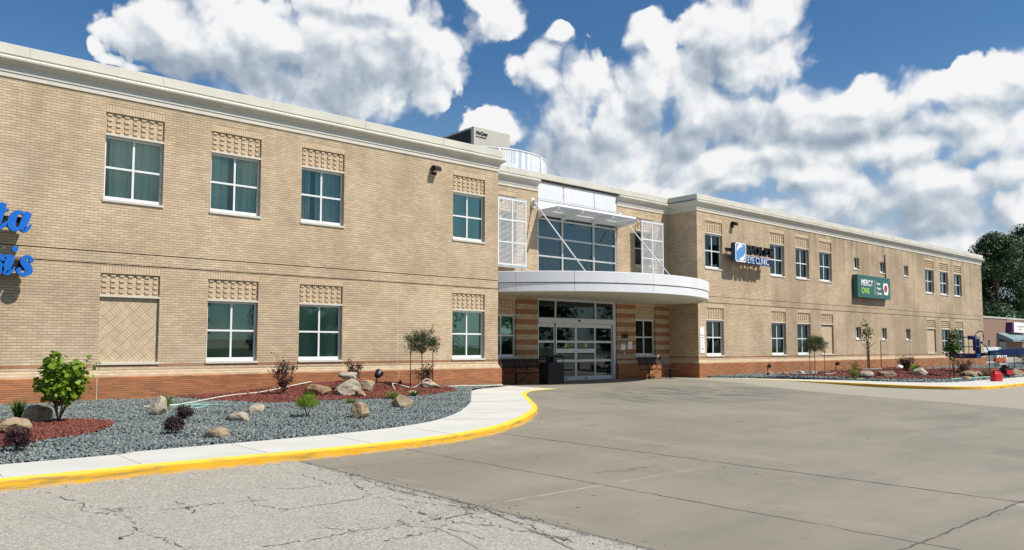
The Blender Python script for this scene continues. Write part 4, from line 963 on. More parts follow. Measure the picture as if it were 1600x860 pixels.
for k, (a, b, moving) in enumerate(((21.40, 22.36, 0), (22.38, 23.56, 1), (23.575, 24.775, 1), (24.80, 25.925, 0))):
    y0 = YC + (.07 if moving else .12); st = .055
    leaf = obj('glass_door' if moving else 'sidelight', B(a + st, b - st, y0 + .02, y0 + .026, .26, 2.42), 'glass_dark', bld)
    bm = bmesh.new(); box(bm, a, a + st, y0, y0 + .045, .14, 2.528); box(bm, b - st, b, y0, y0 + .045, .14, 2.528)
    box(bm, a + st, b - st, y0, y0 + .045, 2.36, 2.528); box(bm, a + st, b - st, y0, y0 + .045, .14, .29)
    for (c, d) in (((1.71, 1.80), (1.28, 1.46), (.90, 1.00)) if moving else ((1.71, 1.80), (.90, 1.00))): box(bm, a + st, b - st, y0 + .002, y0 + .043, c, d)
    obj('frame', bm, 'storefront', leaf)
    if moving:
        bm = bmesh.new(); lathe(bm, [(.065, 0), (.065, .002)], 20); bm.transform(Matrix.Translation(((a + b) / 2 + .02, y0 + .018, 1.60)) @ Matrix.Rotation(PI / 2, 4, 'X') @ Matrix.Diagonal((1, 1.35, 1, 1)))
        for f in bm.faces: f.material_index = 0
        bm2 = bmesh.new(); box(bm2, (a + b) / 2 - .005, (a + b) / 2 + .045, y0 + .0145, y0 + .0152, 1.57, 1.64); me = bpy.data.meshes.new('x'); bm2.to_mesh(me); bm2.free(); n0 = len(bm.faces); bm.from_mesh(me)
        bm.faces.ensure_lookup_table()
        for f in bm.faces[n0:]: f.material_index = 1
        obj('door_sticker', bm, ['yellow_plastic', 'black'], leaf)
        bm = bmesh.new(); lathe(bm, [(.03, 0), (.03, .012)], 14); bm.transform(Matrix.Translation(((a + b) / 2, y0 - .001, .20)) @ Matrix.Rotation(PI / 2, 4, 'X') @ Matrix.Diagonal((3.4, .8, 1, 1))); obj('door_lock', bm, 'black', leaf)

# ------------------------------------------------------------------ text helpers
def text_mesh(body, size, extrude=.01, shear=0, bold=0, sx=1, align='LEFT', spacing=1.0):
    cu = bpy.data.curves.new('t', 'FONT'); cu.body = body; cu.size = size; cu.extrude = extrude; cu.shear = shear; cu.offset = bold; cu.align_x = align; cu.space_character = spacing
    o = bpy.data.objects.new('t', cu); C.objects.link(o); dg = bpy.context.evaluated_depsgraph_get(); me = bpy.data.meshes.new_from_object(o.evaluated_get(dg))
    bpy.data.objects.remove(o); bpy.data.curves.remove(cu); me.materials.clear(); bm = bmesh.new(); bm.from_mesh(me); bpy.data.meshes.remove(me)
    bm.transform(Matrix.Diagonal((sx, 1, 1, 1))); return bm
def stand(bm, x, y, z):      # text drawn in XY, stood up facing -Y
    bm.transform(Matrix.Translation((x, y, z)) @ Matrix.Rotation(PI / 2, 4, 'X'))
    return bm
DP_ = .131
def stroke(bm, pts, wid, depth, y, n=7, lift=0):
    """pen stroke: centreline points (x, z) with widths, extruded back from plane y"""
    P = catmull([(p[0], p[1]) for p in pts], n); m_ = len(P); W_ = []; wid = [w_ * (1.14 if depth == DP_ else 1) for w_ in wid]
    for i in range(m_):
        t = i / n; k = min(int(t), len(wid) - 2) if len(wid) > 1 else 0; W_.append(wid[k] + (wid[k + 1] - wid[k]) * min(1, t - k))
    L_, R_ = [], []
    for i, p in enumerate(P):
        d = (P[min(i + 1, m_ - 1)] - P[max(i - 1, 0)]).normalized(); nrm = Vector((-d.y, d.x, 0)) * W_[i] / 2
        L_.append(p + nrm); R_.append(p - nrm)
    ends0 = []; 
    fr = [(bm.verts.new((a.x, y - lift, a.y)), bm.verts.new((b.x, y - lift, b.y))) for a, b in zip(L_, R_)]
    bk = [(bm.verts.new((a.x, y + depth, a.y)), bm.verts.new((b.x, y + depth, b.y))) for a, b in zip(L_, R_)]
    for i in range(m_ - 1):
        bm.faces.new((fr[i][0], fr[i][1], fr[i + 1][1], fr[i + 1][0])).material_index = 0
        bm.faces.new((bk[i][0], bk[i + 1][0], bk[i + 1][1], bk[i][1])).material_index = 1
        bm.faces.new((fr[i][0], fr[i + 1][0], bk[i + 1][0], bk[i][0])).material_index = 1
        bm.faces.new((fr[i][1], bk[i][1], bk[i + 1][1], fr[i + 1][1])).material_index = 1
    for e in (0, -1): bm.faces.new((fr[e][0], bk[e][0], bk[e][1], fr[e][1])).material_index = 1
def disc(bm, cx, cz, r_, depth, y, lift=0, seg=20):
    f = [bm.verts.new((cx + r_ * math.cos(2 * PI * k / seg), y - lift, cz + r_ * math.sin(2 * PI * k / seg))) for k in range(seg)]
    b = [bm.verts.new((v.co.x, y + depth, v.co.z)) for v in f]
    bm.faces.new(f).material_index = 0; bm.faces.new(b[::-1]).material_index = 1
    for k in range(seg): bm.faces.new((f[k], b[k], b[(k + 1) % seg], f[(k + 1) % seg])).material_index = 1

# blue script letters at the left edge: ...ta over ...sis
sg = thing('wall_letters', 'big blue italic letters ta above sis on the brick of the left wing', 'sign', (2.9, -.02, 3.2))
def glyph(name, fn):
    bm = bmesh.new(); fn(bm); bmesh.ops.recalc_face_normals(bm, faces=bm.faces); bm.transform(Matrix.Translation((-2.9, .02, -3.2))); obj(name, bm, ['letter_blue', 'letter_side'], sg)
YF, DP = -.46, .131
def g_t(bm):
    stroke(bm, [(2.615, 4.84), (2.56, 4.62), (2.50, 4.38), (2.53, 4.27), (2.64, 4.33), (2.69, 4.42)], [.10, .15, .15, .12, .07, .02], DP, YF)
    stroke(bm, [(2.40, 4.66), (2.56, 4.665), (2.72, 4.69)], [.05, .06, .05], DP, YF, lift=.003)
def g_a(bm):
    stroke(bm, [(3.02, 4.62), (2.93, 4.665), (2.84, 4.60), (2.785, 4.45), (2.80, 4.30), (2.88, 4.255), (2.97, 4.34), (3.03, 4.48)], [.05, .07, .12, .15, .14, .09, .05, .03], DP, YF)
    stroke(bm, [(3.115, 4.67), (3.06, 4.52), (3.01, 4.34), (3.04, 4.255), (3.12, 4.30), (3.165, 4.40)], [.12, .14, .14, .11, .06, .02], DP, YF, lift=.003)
def g_s(x0):
    def f(bm):
        stroke(bm, [(x0 + .285, 3.54), (x0 + .235, 3.625), (x0 + .14, 3.60), (x0 + .125, 3.50), (x0 + .20, 3.40), (x0 + .235, 3.29), (x0 + .15, 3.215), (x0 + .045, 3.235), (x0 + .02, 3.32)], [.07, .06, .09, .13, .15, .13, .08, .06, .08], DP, YF)
        disc(bm, x0 + .275, 3.54, .048, DP, YF, .003); disc(bm, x0 + .035, 3.32, .05, DP, YF, .003)
    return f
def g_i(bm):
    stroke(bm, [(2.80, 3.63), (2.775, 3.50), (2.715, 3.33), (2.73, 3.235), (2.82, 3.27), (2.885, 3.38)], [.12, .15, .14, .12, .06, .02], DP, YF)
    stroke(bm, [(2.66, 3.60), (2.73, 3.625), (2.80, 3.635)], [.03, .05, .05], DP, YF, lift=.003); disc(bm, 2.87, 3.79, .065, DP, YF)
glyph('letter_t', g_t); glyph('letter_a', g_a); glyph('letter_s', g_s(2.36)); glyph('letter_i', g_i); glyph('letter_s', g_s(2.93))
bm = bmesh.new()
for (x0, x1, z) in ((2.40, 3.05, 4.44), (2.40, 3.14, 3.44)):
    box(bm, x0, x1, YF + DP, YF + DP + .12, z - .12, z + .12)
    for x in (x0 + .08, x1 - .1): box(bm, x, x + .05, YF + DP + .12, .0, z - .03, z + .03)
bm.transform(Matrix.Translation((-2.9, .02, -3.2))); obj('raceway', bm, 'brown_metal', sg)

# eye clinic sign
ws = thing('clinic_sign', 'light blue swirl logo sign with black WOLFE over blue EYE CLINIC lettering', 'sign', (32.1, -.35, 5.6))
def loc(bm): bm.transform(Matrix.Translation((-32.1, .35, -5.6))); return bm
YS = -.60
bm = bmesh.new(); box(bm, 32.12, 33.06, YS, YS + .26, 5.63, 6.57, 0, .05); obj('logo_box', loc(bm), 'sign_edge', ws)
def rrect(x0, x1, z0, z1, r_, y, n=6):
    out = []
    for cx, cz, a in ((x1 - r_, z1 - r_, 0), (x0 + r_, z1 - r_, PI / 2), (x0 + r_, z0 + r_, PI), (x1 - r_, z0 + r_, 1.5 * PI)):
        for k in range(n + 1): t = a + PI / 2 * k / n; out.append((cx + r_ * math.cos(t), y, cz + r_ * math.sin(t)))
    return out
def plate(bm, pts, t=.01, mi=0):
    f = [bm.verts.new(p) for p in pts]; b = [bm.verts.new((p[0], p[1] + t, p[2])) for p in pts]; bm.faces.new(f).material_index = mi; bm.faces.new(b[::-1]).material_index = mi
    for k in range(len(f)): bm.faces.new((f[k], b[k], b[(k + 1) % len(f)], f[(k + 1) % len(f)])).material_index = mi
bm = bmesh.new(); plate(bm, rrect(32.13, 33.05, 5.64, 6.56, .12, YS - .006)); bmesh.ops.recalc_face_normals(bm, faces=bm.faces); obj('logo_border', loc(bm), 'white_paint', ws)
bm = bmesh.new(); plate(bm, rrect(32.18, 33.00, 5.69, 6.51, .08, YS - .010)); bmesh.ops.recalc_face_normals(bm, faces=bm.faces); obj('logo_field', loc(bm), 'sign_blue', ws)
bm = bmesh.new(); lc = (32.59, 6.10)
def swirl(a):
    pts = []; 
    for k in range(9): t = a + k * .235; pts.append((lc[0] + (.33 + .0 * k) * math.cos(t), lc[1] + (.33) * math.sin(t)))
    stroke(bm, pts, [.05, .11, .15, .17, .17, .15, .11, .06, .01], .004, YS - .013, 3)
swirl(PI * .38 ); swirl(PI * 1.38)
bmesh.ops.recalc_face_normals(bm, faces=bm.faces); bm.transform(Matrix.Identity(4)); obj('logo_swirl', loc(bm), ['white_paint', 'white_paint'], ws)
# WOLFE: narrow serif capitals
def serif(ch, x, z, w, h):
    T, t_ = w * .24, w * .09; S = []
    def st(pts, wd): S.append((pts, wd))
    def ser(cx, zz, l=.42): st([(cx - w * l / 2, zz), (cx + w * l / 2, zz)], [t_ * .8, t_ * .8])
    if ch == 'W':
        st([(x, z + h), (x + w * .28, z)], [T, T]); st([(x + w * .28, z), (x + w * .5, z + h)], [t_, t_]); st([(x + w * .42, z + h), (x + w * .72, z)], [T, T]); st([(x + w * .72, z), (x + w, z + h)], [t_, t_]); ser(x, z + h, .35); ser(x + w, z + h, .3)
    if ch == 'O':
        st([(x + w * .5 + w * .45 * math.sin(a), z + h / 2 + h * .47 * math.cos(a)) for a in [k * PI / 4 for k in range(9)]], [t_, T * .8, T, T * .8, t_, T * .8, T, T * .8, t_])
    if ch in 'LFE':
        st([(x + w * .25, z), (x + w * .25, z + h)], [T, T]); ser(x + w * .25, z + h); ser(x + w * .25, z)
    if ch == 'L': st([(x + w * .25, z + t_ / 2), (x + w, z + t_ / 2)], [t_, t_]); st([(x + w * .95, z), (x + w * .95, z + h * .25)], [t_, t_ * .4])
    if ch in 'FE':
        st([(x + w * .25, z + h - t_ / 2), (x + w * .9, z + h - t_ / 2)], [t_, t_]); st([(x + w * .88, z + h), (x + w * .88, z + h * .76)], [t_, t_ * .4]); st([(x + w * .25, z + h * .52), (x + w * .7, z + h * .52)], [t_, t_])
    if ch == 'E': st([(x + w * .25, z + t_ / 2), (x + w * .95, z + t_ / 2)], [t_, t_]); st([(x + w * .93, z), (x + w * .93, z + h * .25)], [t_, t_ * .4])
    return S
xs_ = 33.16
for ch, w in zip('WOLFE', (.66, .46, .36, .34, .36)):
    bm = bmesh.new()
    for i, (pts, wd) in enumerate(serif(ch, xs_, 6.09, w, .42)): stroke(bm, pts, wd, .12, YS + .02, 4, .0015 * i)
    bmesh.ops.recalc_face_normals(bm, faces=bm.faces); obj('letter_' + ch.lower(), loc(bm), ['black', 'black'], ws); xs_ += w + .06
bm = bmesh.new(); box(bm, 33.10, 35.46, YS + .16, YS + .27, 6.2, 6.42); box(bm, 33.10, 35.46, YS + .12, YS + .22, 5.62, 5.96); box(bm, 31.8, 33.2, YS + .27, YS + .36, 6.15, 6.3)
for x in (32.3, 33.8, 35.2): box(bm, x, x + .06, YS + .2, .0 + .0, 6.22, 6.30)
obj('raceway', loc(bm), 'black', ws)
t1 = text_mesh('EYE CLINIC', .46, .05, 0, .026, .86, spacing=.98); stand(t1, 33.16, YS + .06, 5.64); obj('lettering_border', loc(t1), 'strip_blue', ws)
t1 = text_mesh('EYE CLINIC', .46, .004, 0, -.006, .86, spacing=.98); stand(t1, 33.16, YS + .002, 5.64); obj('lettering', loc(t1), 'white_paint', ws)

# green health centre sign
ms = thing('health_sign', 'dark green box sign reading MERCY ONE with white and red emblem', 'sign', (45.35, -.3, 4.5))
def loc(bm): bm.transform(Matrix.Translation((-45.35, .3, -4.5))); return bm
bm = bmesh.new(); box(bm, 45.35, 49.8, -.32, -.012, 4.50, 5.86, 0, .015); obj('sign_box', loc(bm), 'sign_green', ms)
obj('letters_mercy', loc(stand(text_mesh('MERCY', .50, .006, 0, .008, .98), 45.78, -.328, 5.24)), 'white_paint', ms)
obj('letters_one', loc(stand(text_mesh('ONE', .50, .006, 0, .002, 1.0), 45.80, -.328, 4.76)), 'lime', ms)
obj('divider', loc(B(47.60, 47.63, -.33, -.32, 4.70, 5.62)), 'white_paint', ms)
for i, w_ in enumerate(('Iowa', 'Heart', 'Center')): obj('small_lettering', loc(stand(text_mesh(w_, .25, .005, 0, .003, 1), 47.86, -.328, 5.36 - i * .30)), 'white_paint', ms)
bm = bmesh.new(); plate(bm, [(48.80, -.332, 5.50), (49.38, -.332, 5.50), (49.50, -.332, 5.16), (49.42, -.332, 4.78), (48.86, -.332, 4.78), (48.90, -.332, 4.95), (48.74, -.332, 5.2)], .01, 0)
plate(bm, [(48.95, -.338, 5.36), (49.26, -.338, 5.38), (49.35, -.338, 5.18), (49.22, -.338, 4.94), (48.98, -.338, 4.96), (48.88, -.338, 5.16)], .005, 1)
bmesh.ops.recalc_face_normals(bm, faces=bm.faces); obj('emblem', loc(bm), ['white_paint', 'red_sign'], ms)

# address number and notices by the doors
nb = obj('address_number', stand(text_mesh('104', .30, .012, 0, .012, .95), 26.40, YC - .03, 1.93), 'black'); tag(nb, 'black address numerals fixed to the striped brick right of the entrance doors', 'number')
def notice(name, x0, x1, z0, z1, y, label, lines, mats=('white_paint', 'joint')):
    bm = bmesh.new(); box(bm, x0, x1, y, y + .012, z0, z1)
    for (a, b, c, d, mi) in lines: box(bm, x0 + (x1 - x0) * a, x0 + (x1 - x0) * b, y - .001, y + .002, z0 + (z1 - z0) * c, z0 + (z1 - z0) * d, mi)
    tag(obj(name, bm, [*mats, 'strip_blue']), label, 'notice')
notice('notice', 26.38, 26.66, 1.40, 1.72, YC - .014, 'small white notice with dark heading, lower left of the pair under the address number', [(.08, .92, .76, .94, 2), (.12, .8, .5, .56, 1), (.12, .7, .36, .41, 1)])
notice('notice', 26.86, 27.14, 1.44, 1.78, YC - .014, 'small white notice with a drawn symbol, beside the window right of the doors', [(.3, .7, .3, .36, 1), (.2, .75, .55, .6, 1), (.6, .66, .4, .75, 1)])
notice('notice', 30.02, 30.34, 2.10, 2.45, -.016, 'blank white notice at the corner of the right wing, above the printed one', [(.1, .9, .1, .14, 1)])
notice('notice', 30.02, 30.34, 1.25, 2.05, -.016, 'tall pale printed notice at the corner of the right wing, below the blank one', [(.1, .9, .86, .92, 1), (.2, .8, .7, .73, 1), (.2, .7, .58, .61, 1), (.15, .8, .42, .45, 1), (.3, .75, .2, .3, 1)])
bm = bmesh.new(); box(bm, 26.52, 26.60, YC - .05, YC - .001, 1.18, 1.32, 0, .01); tag(obj('call_box', bm, 'grey_metal'), 'small grey call button box on the brick under the notices', 'button')

# wall lights
def wall_light(x, z, label):
    t = thing('wall_light', label, 'wall light', (x, 0, z), 0, 'wall lights on the upper storey')
    obj('back_plate', B(-.10, .10, -.05, -.002, -.15, .12, 0, .01), 'brown_metal', t)
    bm = bmesh.new(); prof = []
    n = 10
    for k in range(n + 1):
        a = PI / 2 * k / n; prof.append((-.05 - .24 * math.sin(a), .12 * math.cos(a) + .02))
    L_ = [bm.verts.new((-.12, y, z_)) for y, z_ in prof]; R_ = [bm.verts.new((.12, y, z_)) for y, z_ in prof]
    for k in range(n): bm.faces.new((L_[k], R_[k], R_[k + 1], L_[k + 1]))
    bl = [bm.verts.new((s_, y, -.06)) for s_, y in ((-.12, -.05), (.12, -.05), (.12, -.29), (-.12, -.29))]
    bm.faces.new(L_ + [bl[3], bl[0]]); bm.faces.new(R_[::-1] + [bl[1], bl[2]]); bm.faces.new((L_[-1], R_[-1], bl[2], bl[3]))
    bmesh.ops.recalc_face_normals(bm, faces=bm.faces); obj('hood', bm, 'brown_metal', t)
    obj('lens', B(-.09, .09, -.27, -.07, -.075, -.061), 'frame', t)
wall_light(14.93, 7.55, 'dark bronze hooded light high on the left wing between two upper windows')
wall_light(32.8, 7.55, 'dark bronze hooded light high on the right wing above the clinic sign')

# ------------------------------------------------------------------ on the roof
u = thing('rooftop_unit', 'beige packaged air conditioning unit standing on the roof behind the mesh screen', 'air conditioner', (20.95, 5.5, 8.4))
bm = bmesh.new(); box(bm, 0, 2.15, 0, 3.4, .1, 3.05, 0, .015); box(bm, -.004, 2.154, -.004, .02, 2.05, 2.07, 1); box(bm, .0, 2.15, -.02, 0, .2, 1.4); obj('cabinet', bm, ['unit', 'joint'], u)
obj('condenser_coil', B(-.03, 0.0, .22, 3.3, .4, 2.95), 'coil', u)
for y in (.9, 1.9, 2.8):
    bm = bmesh.new(); lathe(bm, [(.38, 0), (.40, .05), (.36, .10), (.2, .14), (.04, .15)], 18, (.55, y, 3.05)); obj('fan_guard', bm, 'coil', u)
bm = bmesh.new(); v = [bm.verts.new(p) for p in ((1.25, -.02, 1.35), (1.85, -.02, 1.35), (1.5, -.02, 1.85), (1.25, -.3, 1.35), (1.85, -.3, 1.35))]
for q in ((0, 1, 2), (0, 3, 4, 1), (3, 0, 2), (1, 4, 2), (3, 2, 4)): bm.faces.new([v[i] for i in q])
bmesh.ops.recalc_face_normals(bm, faces=bm.faces); obj('rain_hood', bm, 'grey_metal', u)
obj('maker_plate', stand(text_mesh('McQuay', .22, .003, .2, .01, .9), .12, -.012, 2.72), 'black', u)
obj('maker_plate', stand(text_mesh('Air Conditioning', .10, .003, .2, .003, .85), .12, -.012, 2.58), 'black', u)
sc_ = thing('roof_screen', 'curved white perforated metal screen standing on the roof over the entrance', 'screen', (22.2, 6.8, 8.4))
bm = bmesh.new(); n = 40; rs = 3.25
ring0 = [(rs * math.cos(2 * PI * k / n), rs * math.sin(2 * PI * k / n)) for k in range(n)]
lo = [bm.verts.new((a, b, .1)) for a, b in ring0]; hi = [bm.verts.new((a, b, 1.72)) for a, b in ring0]
for k in range(n): bm.faces.new((lo[k], lo[(k + 1) % n], hi[(k + 1) % n], hi[k]))
obj('mesh_panel', bm, 'perforated', sc_)
bm = bmesh.new(); tube(bm, [(a, b, 1.72) for a, b in ring0 + [ring0[0]]], .035, 6); tube(bm, [(a, b, .12) for a, b in ring0 + [ring0[0]]], .03, 6); obj('rail', bm, 'white_metal', sc_)
for k in range(8):
    a = 2 * PI * k / 8 - .38; bm = bmesh.new(); tube(bm, [((rs + .02) * math.cos(a), (rs + .02) * math.sin(a), 0), ((rs + .02) * math.cos(a), (rs + .02) * math.sin(a), 1.72)], .05, 6); obj('post', bm, 'white_metal', sc_)
v = thing('roof_vent', 'low mushroom shaped exhaust vent on the left wing roof', 'vent', (3.35, 3.0, 8.4))
bm = bmesh.new(); lathe(bm, [(.25, 0), (.25, 1.1)], 20); obj('stack', bm, 'grey_metal', v)
bm = bmesh.new(); lathe(bm, [(.40, 1.06), (.52, 1.10), (.50, 1.14), (.30, 1.21), (.02, 1.23)], 24); obj('cap', bm, 'brown_metal', v)

# ------------------------------------------------------------------ benches and bin by the doors
def make_bench():
    t = thing('bench', '', 'bench', (0, 0, 0), 0, 'perforated metal benches beside the entrance')
    def slatted(bm, x0, x1, f, n, th=.012):
        for k in range(n):
            a, b = f(k / n + .12 / n), f((k + 1) / n - .12 / n)
            v = [bm.verts.new(p) for p in ((x0, *a), (x1, *a), (x1, *b), (x0, *b))]; w = [bm.verts.new(p.co + Vector((0, th * .6, -th))) for p in v]
            bm.faces.new(v); bm.faces.new(w[::-1])
            for i in range(4): bm.faces.new((v[i], w[i], w[(i + 1) % 4], v[(i + 1) % 4]))
    L = 1.2
    bm = bmesh.new(); slatted(bm, -L, L, lambda s: (-.28 + .40 * s, .455 - .02 * s), 9)
    for x in (-L, L): tube(bm, [(x, -.28, .45), (x, .13, .43)], .018, 6)
    tube(bm, [(-L, -.29, .445), (L, -.29, .445)], .02, 6); bmesh.ops.recalc_face_normals(bm, faces=bm.faces); obj('seat', bm, 'brown_metal', t)
    bm = bmesh.new()
    for i in range(4):
        a = -L + i * .6; slatted(bm, a + .02, a + .58, lambda s: (.155 + .13 * s, .62 + .32 * s), 6, .006); 
        tube(bm, [(a + .01, .11, .50), (a + .01, .15, .58), (a + .01, .29, .95), (a + .59, .29, .95), (a + .59, .15, .58)], .016, 6)
    bmesh.ops.recalc_face_normals(bm, faces=bm.faces); obj('backrest', bm, 'brown_metal', t)
    for x in (-.75, .75):
        bm = bmesh.new(); tube(bm, [(x, -.05, .0), (x, -.05, .42)], .035, 8); tube(bm, [(x, -.25, .42), (x, .1, .42), (x, .16, .56)], .022, 6); box(bm, x - .16, x + .16, -.22, .12, 0, .012); obj('leg', bm, 'brown_metal', t)
    bm = bmesh.new(); tube(bm, [(-.75, -.05, .08), (0, -.05, .40), (.75, -.05, .08)], .012, 6); obj('brace', bm, 'brown_metal', t)
    return t
def copy_tree(o, parent=None):
    c = o.copy(); C.objects.link(c)
    if parent is not None: c.parent = parent
    for ch in [q for q in bpy.data.objects if q.parent is o]: copy_tree(ch, c)
    return c
b1 = make_bench(); b2 = copy_tree(b1)
b1.location = (27.75, .62, .113); b1['label'] = 'dark metal bench on the sunlit side right of the entrance doors'
b2.location = (19.95, .66, .113); b2['label'] = 'dark metal bench in the shade left of the doors, behind the litter bin'
t = thing('litter_bin', 'black metal litter bin with a hooded top standing left of the entrance doors', 'litter bin', (20.42, -.05, .113))
bm = bmesh.new(); box(bm, -.40, .40, -.27, .27, .03, .80, 0, .03)
for k in range(17): x = -.375 + k * .047; box(bm, x - .012, x + .012, -.283, -.268, .08, .76)
for k in range(10): y = -.22 + k * .049; box(bm, -.413, -.398, y - .012, y + .012, .08, .76)
obj('body', bm, 'black', t)
bm = bmesh.new(); box(bm, -.42, .42, -.29, .29, .80, .835, 0, .01); obj('rim', bm, 'black', t)
for x in (-.39, .39):
    for y in (-.25, .25): bm = bmesh.new(); tube(bm, [(x, y, .82), (x, y, 1.0), (x * .9, y * .9, 1.06)], .016, 6); obj('support', bm, 'black', t)
obj('centre_panel', B(-.09, .09, -.2, .2, .836, 1.06), 'black', t)
bm = bmesh.new(); pf = [(-.42, 1.02), (-.40, 1.06), (-.3, 1.105), (-.12, 1.13), (.12, 1.13), (.3, 1.105), (.40, 1.06), (.42, 1.02), (.38, 1.03), (.28, 1.07), (0, 1.10), (-.28, 1.07), (-.38, 1.03)]
a = [bm.verts.new((x, -.27, z)) for x, z in pf]; b = [bm.verts.new((x, .27, z)) for x, z in pf]; bm.faces.new(a); bm.faces.new(b[::-1])
for k in range(len(pf)): bm.faces.new((a[k], b[k], b[(k + 1) % len(pf)], a[(k + 1) % len(pf)]))
bmesh.ops.recalc_face_normals(bm, faces=bm.faces); obj('hood', bm, 'black', t)

# ------------------------------------------------------------------ rocks
def rock(x, y, w, d, h, mat, label, seed, angular=.5, rz=0, sink=.12, z=None):
    bm = bmesh.new(); bmesh.ops.create_icosphere(bm, subdivisions=4, radius=1)
    rr = random.Random(seed); planes = []
    for _ in range(9):
        n_ = Vector((rr.gauss(0, 1), rr.gauss(0, 1), rr.gauss(0, .8))).normalized(); planes.append((n_, rr.uniform(.55, .88)))
    off = Vector((seed * 3.1, seed * 1.7, seed))
    for v in bm.verts:
        p = v.co.copy()
        for n_, k in planes:
            e_ = p.dot(n_) - k
            if e_ > 0: p -= n_ * e_ * angular * 1.6 if angular < .6 else n_ * e_ * .96
        p += p.normalized() * (noise.noise(p * 1.6 + off) * .10 + noise.noise(p * 5 + off) * .045 + noise.noise(p * 14 + off) * .018)
        v.co = Vector((p.x * w / 2, p.y * d / 2, p.z * h * .56 + h * .5 - sink * h))
    o = obj('boulder', bm, mat, smooth=False); o.location = (x, y, float(bedz(x, y)) if z is None else z); o.rotation_euler = (0, 0, rz)
    return tag(o, label, 'boulder', 'landscape boulders in the planting beds')
rock(2.60, -5.62, .48, .42, .34, 'rock_tan', 'squarish tan boulder behind the stems of the small bright green tree', 1, .7, .4)
rock(2.02, -7.35, .62, .42, .26, 'rock_tan', 'flat tan boulder on red mulch in front of the small bright green tree', 2, .6, .9)
rock(1.62, -6.55, .50, .42, .24, 'rock_brown', 'rusty brown boulder at the left edge of the photo', 3, .5, .2)
rock(4.80, -5.0, .46, .40, .42, 'rock_pale', 'upright angular grey boulder in front of a grass tuft', 4, .8, .7)
rock(4.48, -9.1, .40, .26, .21, 'rock_tan', 'smooth oval tan boulder lowest on the slate chips', 5, .15, -.75)
rock(5.66, -6.95, .52, .28, .20, 'rock_pale', 'long low pinkish boulder between the oval one and the white one', 6, .35, -.9)
rock(6.62, -5.5, .42, .30, .20, 'rock_pale', 'small whitish boulder at the edge of the long red mulch bed', 7, .5, .3)
rock(9.55, -2.45, .66, .5, .38, 'rock_brown', 'brown rounded boulder on the left side of the boulder pile', 8, .5, -.5)
rock(10.25, -2.75, .76, .55, .48, 'rock_pale', 'biggest boulder, in the middle of the pile in the red mulch', 9, .6, -.6)
rock(10.5, -2.4, .66, .42, .20, 'rock_pale', 'flat slab lying on top of the boulder pile', 10, .7, -.6, sink=0, z=.64)
rock(11.0, -2.4, .66, .48, .36, 'rock_tan', 'tan boulder on the right side of the boulder pile', 11, .6, -.4)
rock(10.35, -3.25, .34, .30, .24, 'rock_brown', 'small brown block at the foot of the boulder pile', 12, .8, .2)
rock(7.78, -7.75, .44, .36, .36, 'rock_tan', 'pointed tan boulder standing alone on the slate chips', 13, .8, .5)
rock(9.60, -6.45, .52, .40, .35, 'rock_tan', 'slanting tan boulder at the right part of the slate chips', 14, .8, -.6)
rock(13.35, -2.15, .72, .45, .26, 'rock_pale', 'low white boulder under the staked round headed tree', 15, .6, -.5)
rock(12.05, -3.15, .30, .26, .16, 'rock_tan', 'small grey stone at the front edge of the red mulch', 16, .5)
rock(33.4, -6.1, .72, .45, .34, 'rock_pale', 'slanted white boulder beside the yellow green shrub in the right bed', 17, .8, -.9)
rock(34.9, -6.3, .85, .5, .30, 'rock_tan', 'pinkish slab boulder between the two stakes in the right bed', 18, .7, -.9)
rock(36.8, -7.0, .65, .4, .42, 'rock_pale', 'upright pale boulder beside the bright grass clump in the right bed', 19, .8, -.9)
rock(38.9, -8.35, .85, .5, .34, 'rock_tan', 'large sloping boulder near the blue lift basket', 20, .7, -.9)
rock(40.5, -8.0, .7, .5, .26, 'rock_tan', 'low tan boulder just right of the large sloping one', 21, .6, -.9)
rock(33.6, -2.2, .42, .3, .22, 'rock_brown', 'dark brown stone near the left end of the right bed', 22, .7)
rock(32.8, -1.9, .36, .3, .22, 'rock_brown', 'darkest stone at the far left end of the right bed', 23, .7)
rock(34.4, -2.6, .40, .3, .20, 'rock_pale', 'pale stone beside the dark ones in the right bed', 24, .7)
rock(40.0, -4.8, .34, .3, .22, 'white_paint', 'small round bright white stone behind the bright grass clump', 25, .1)
rock(36.6, -9.0, .5, .4, .22, 'rock_tan', 'small buff stone at the front of the right bed near the fuel can', 26, .4)
rock(44.5, -8.6, .9, .7, .4, 'rock_tan', 'buff boulder behind the wheeled machine at the right edge', 27, .6)

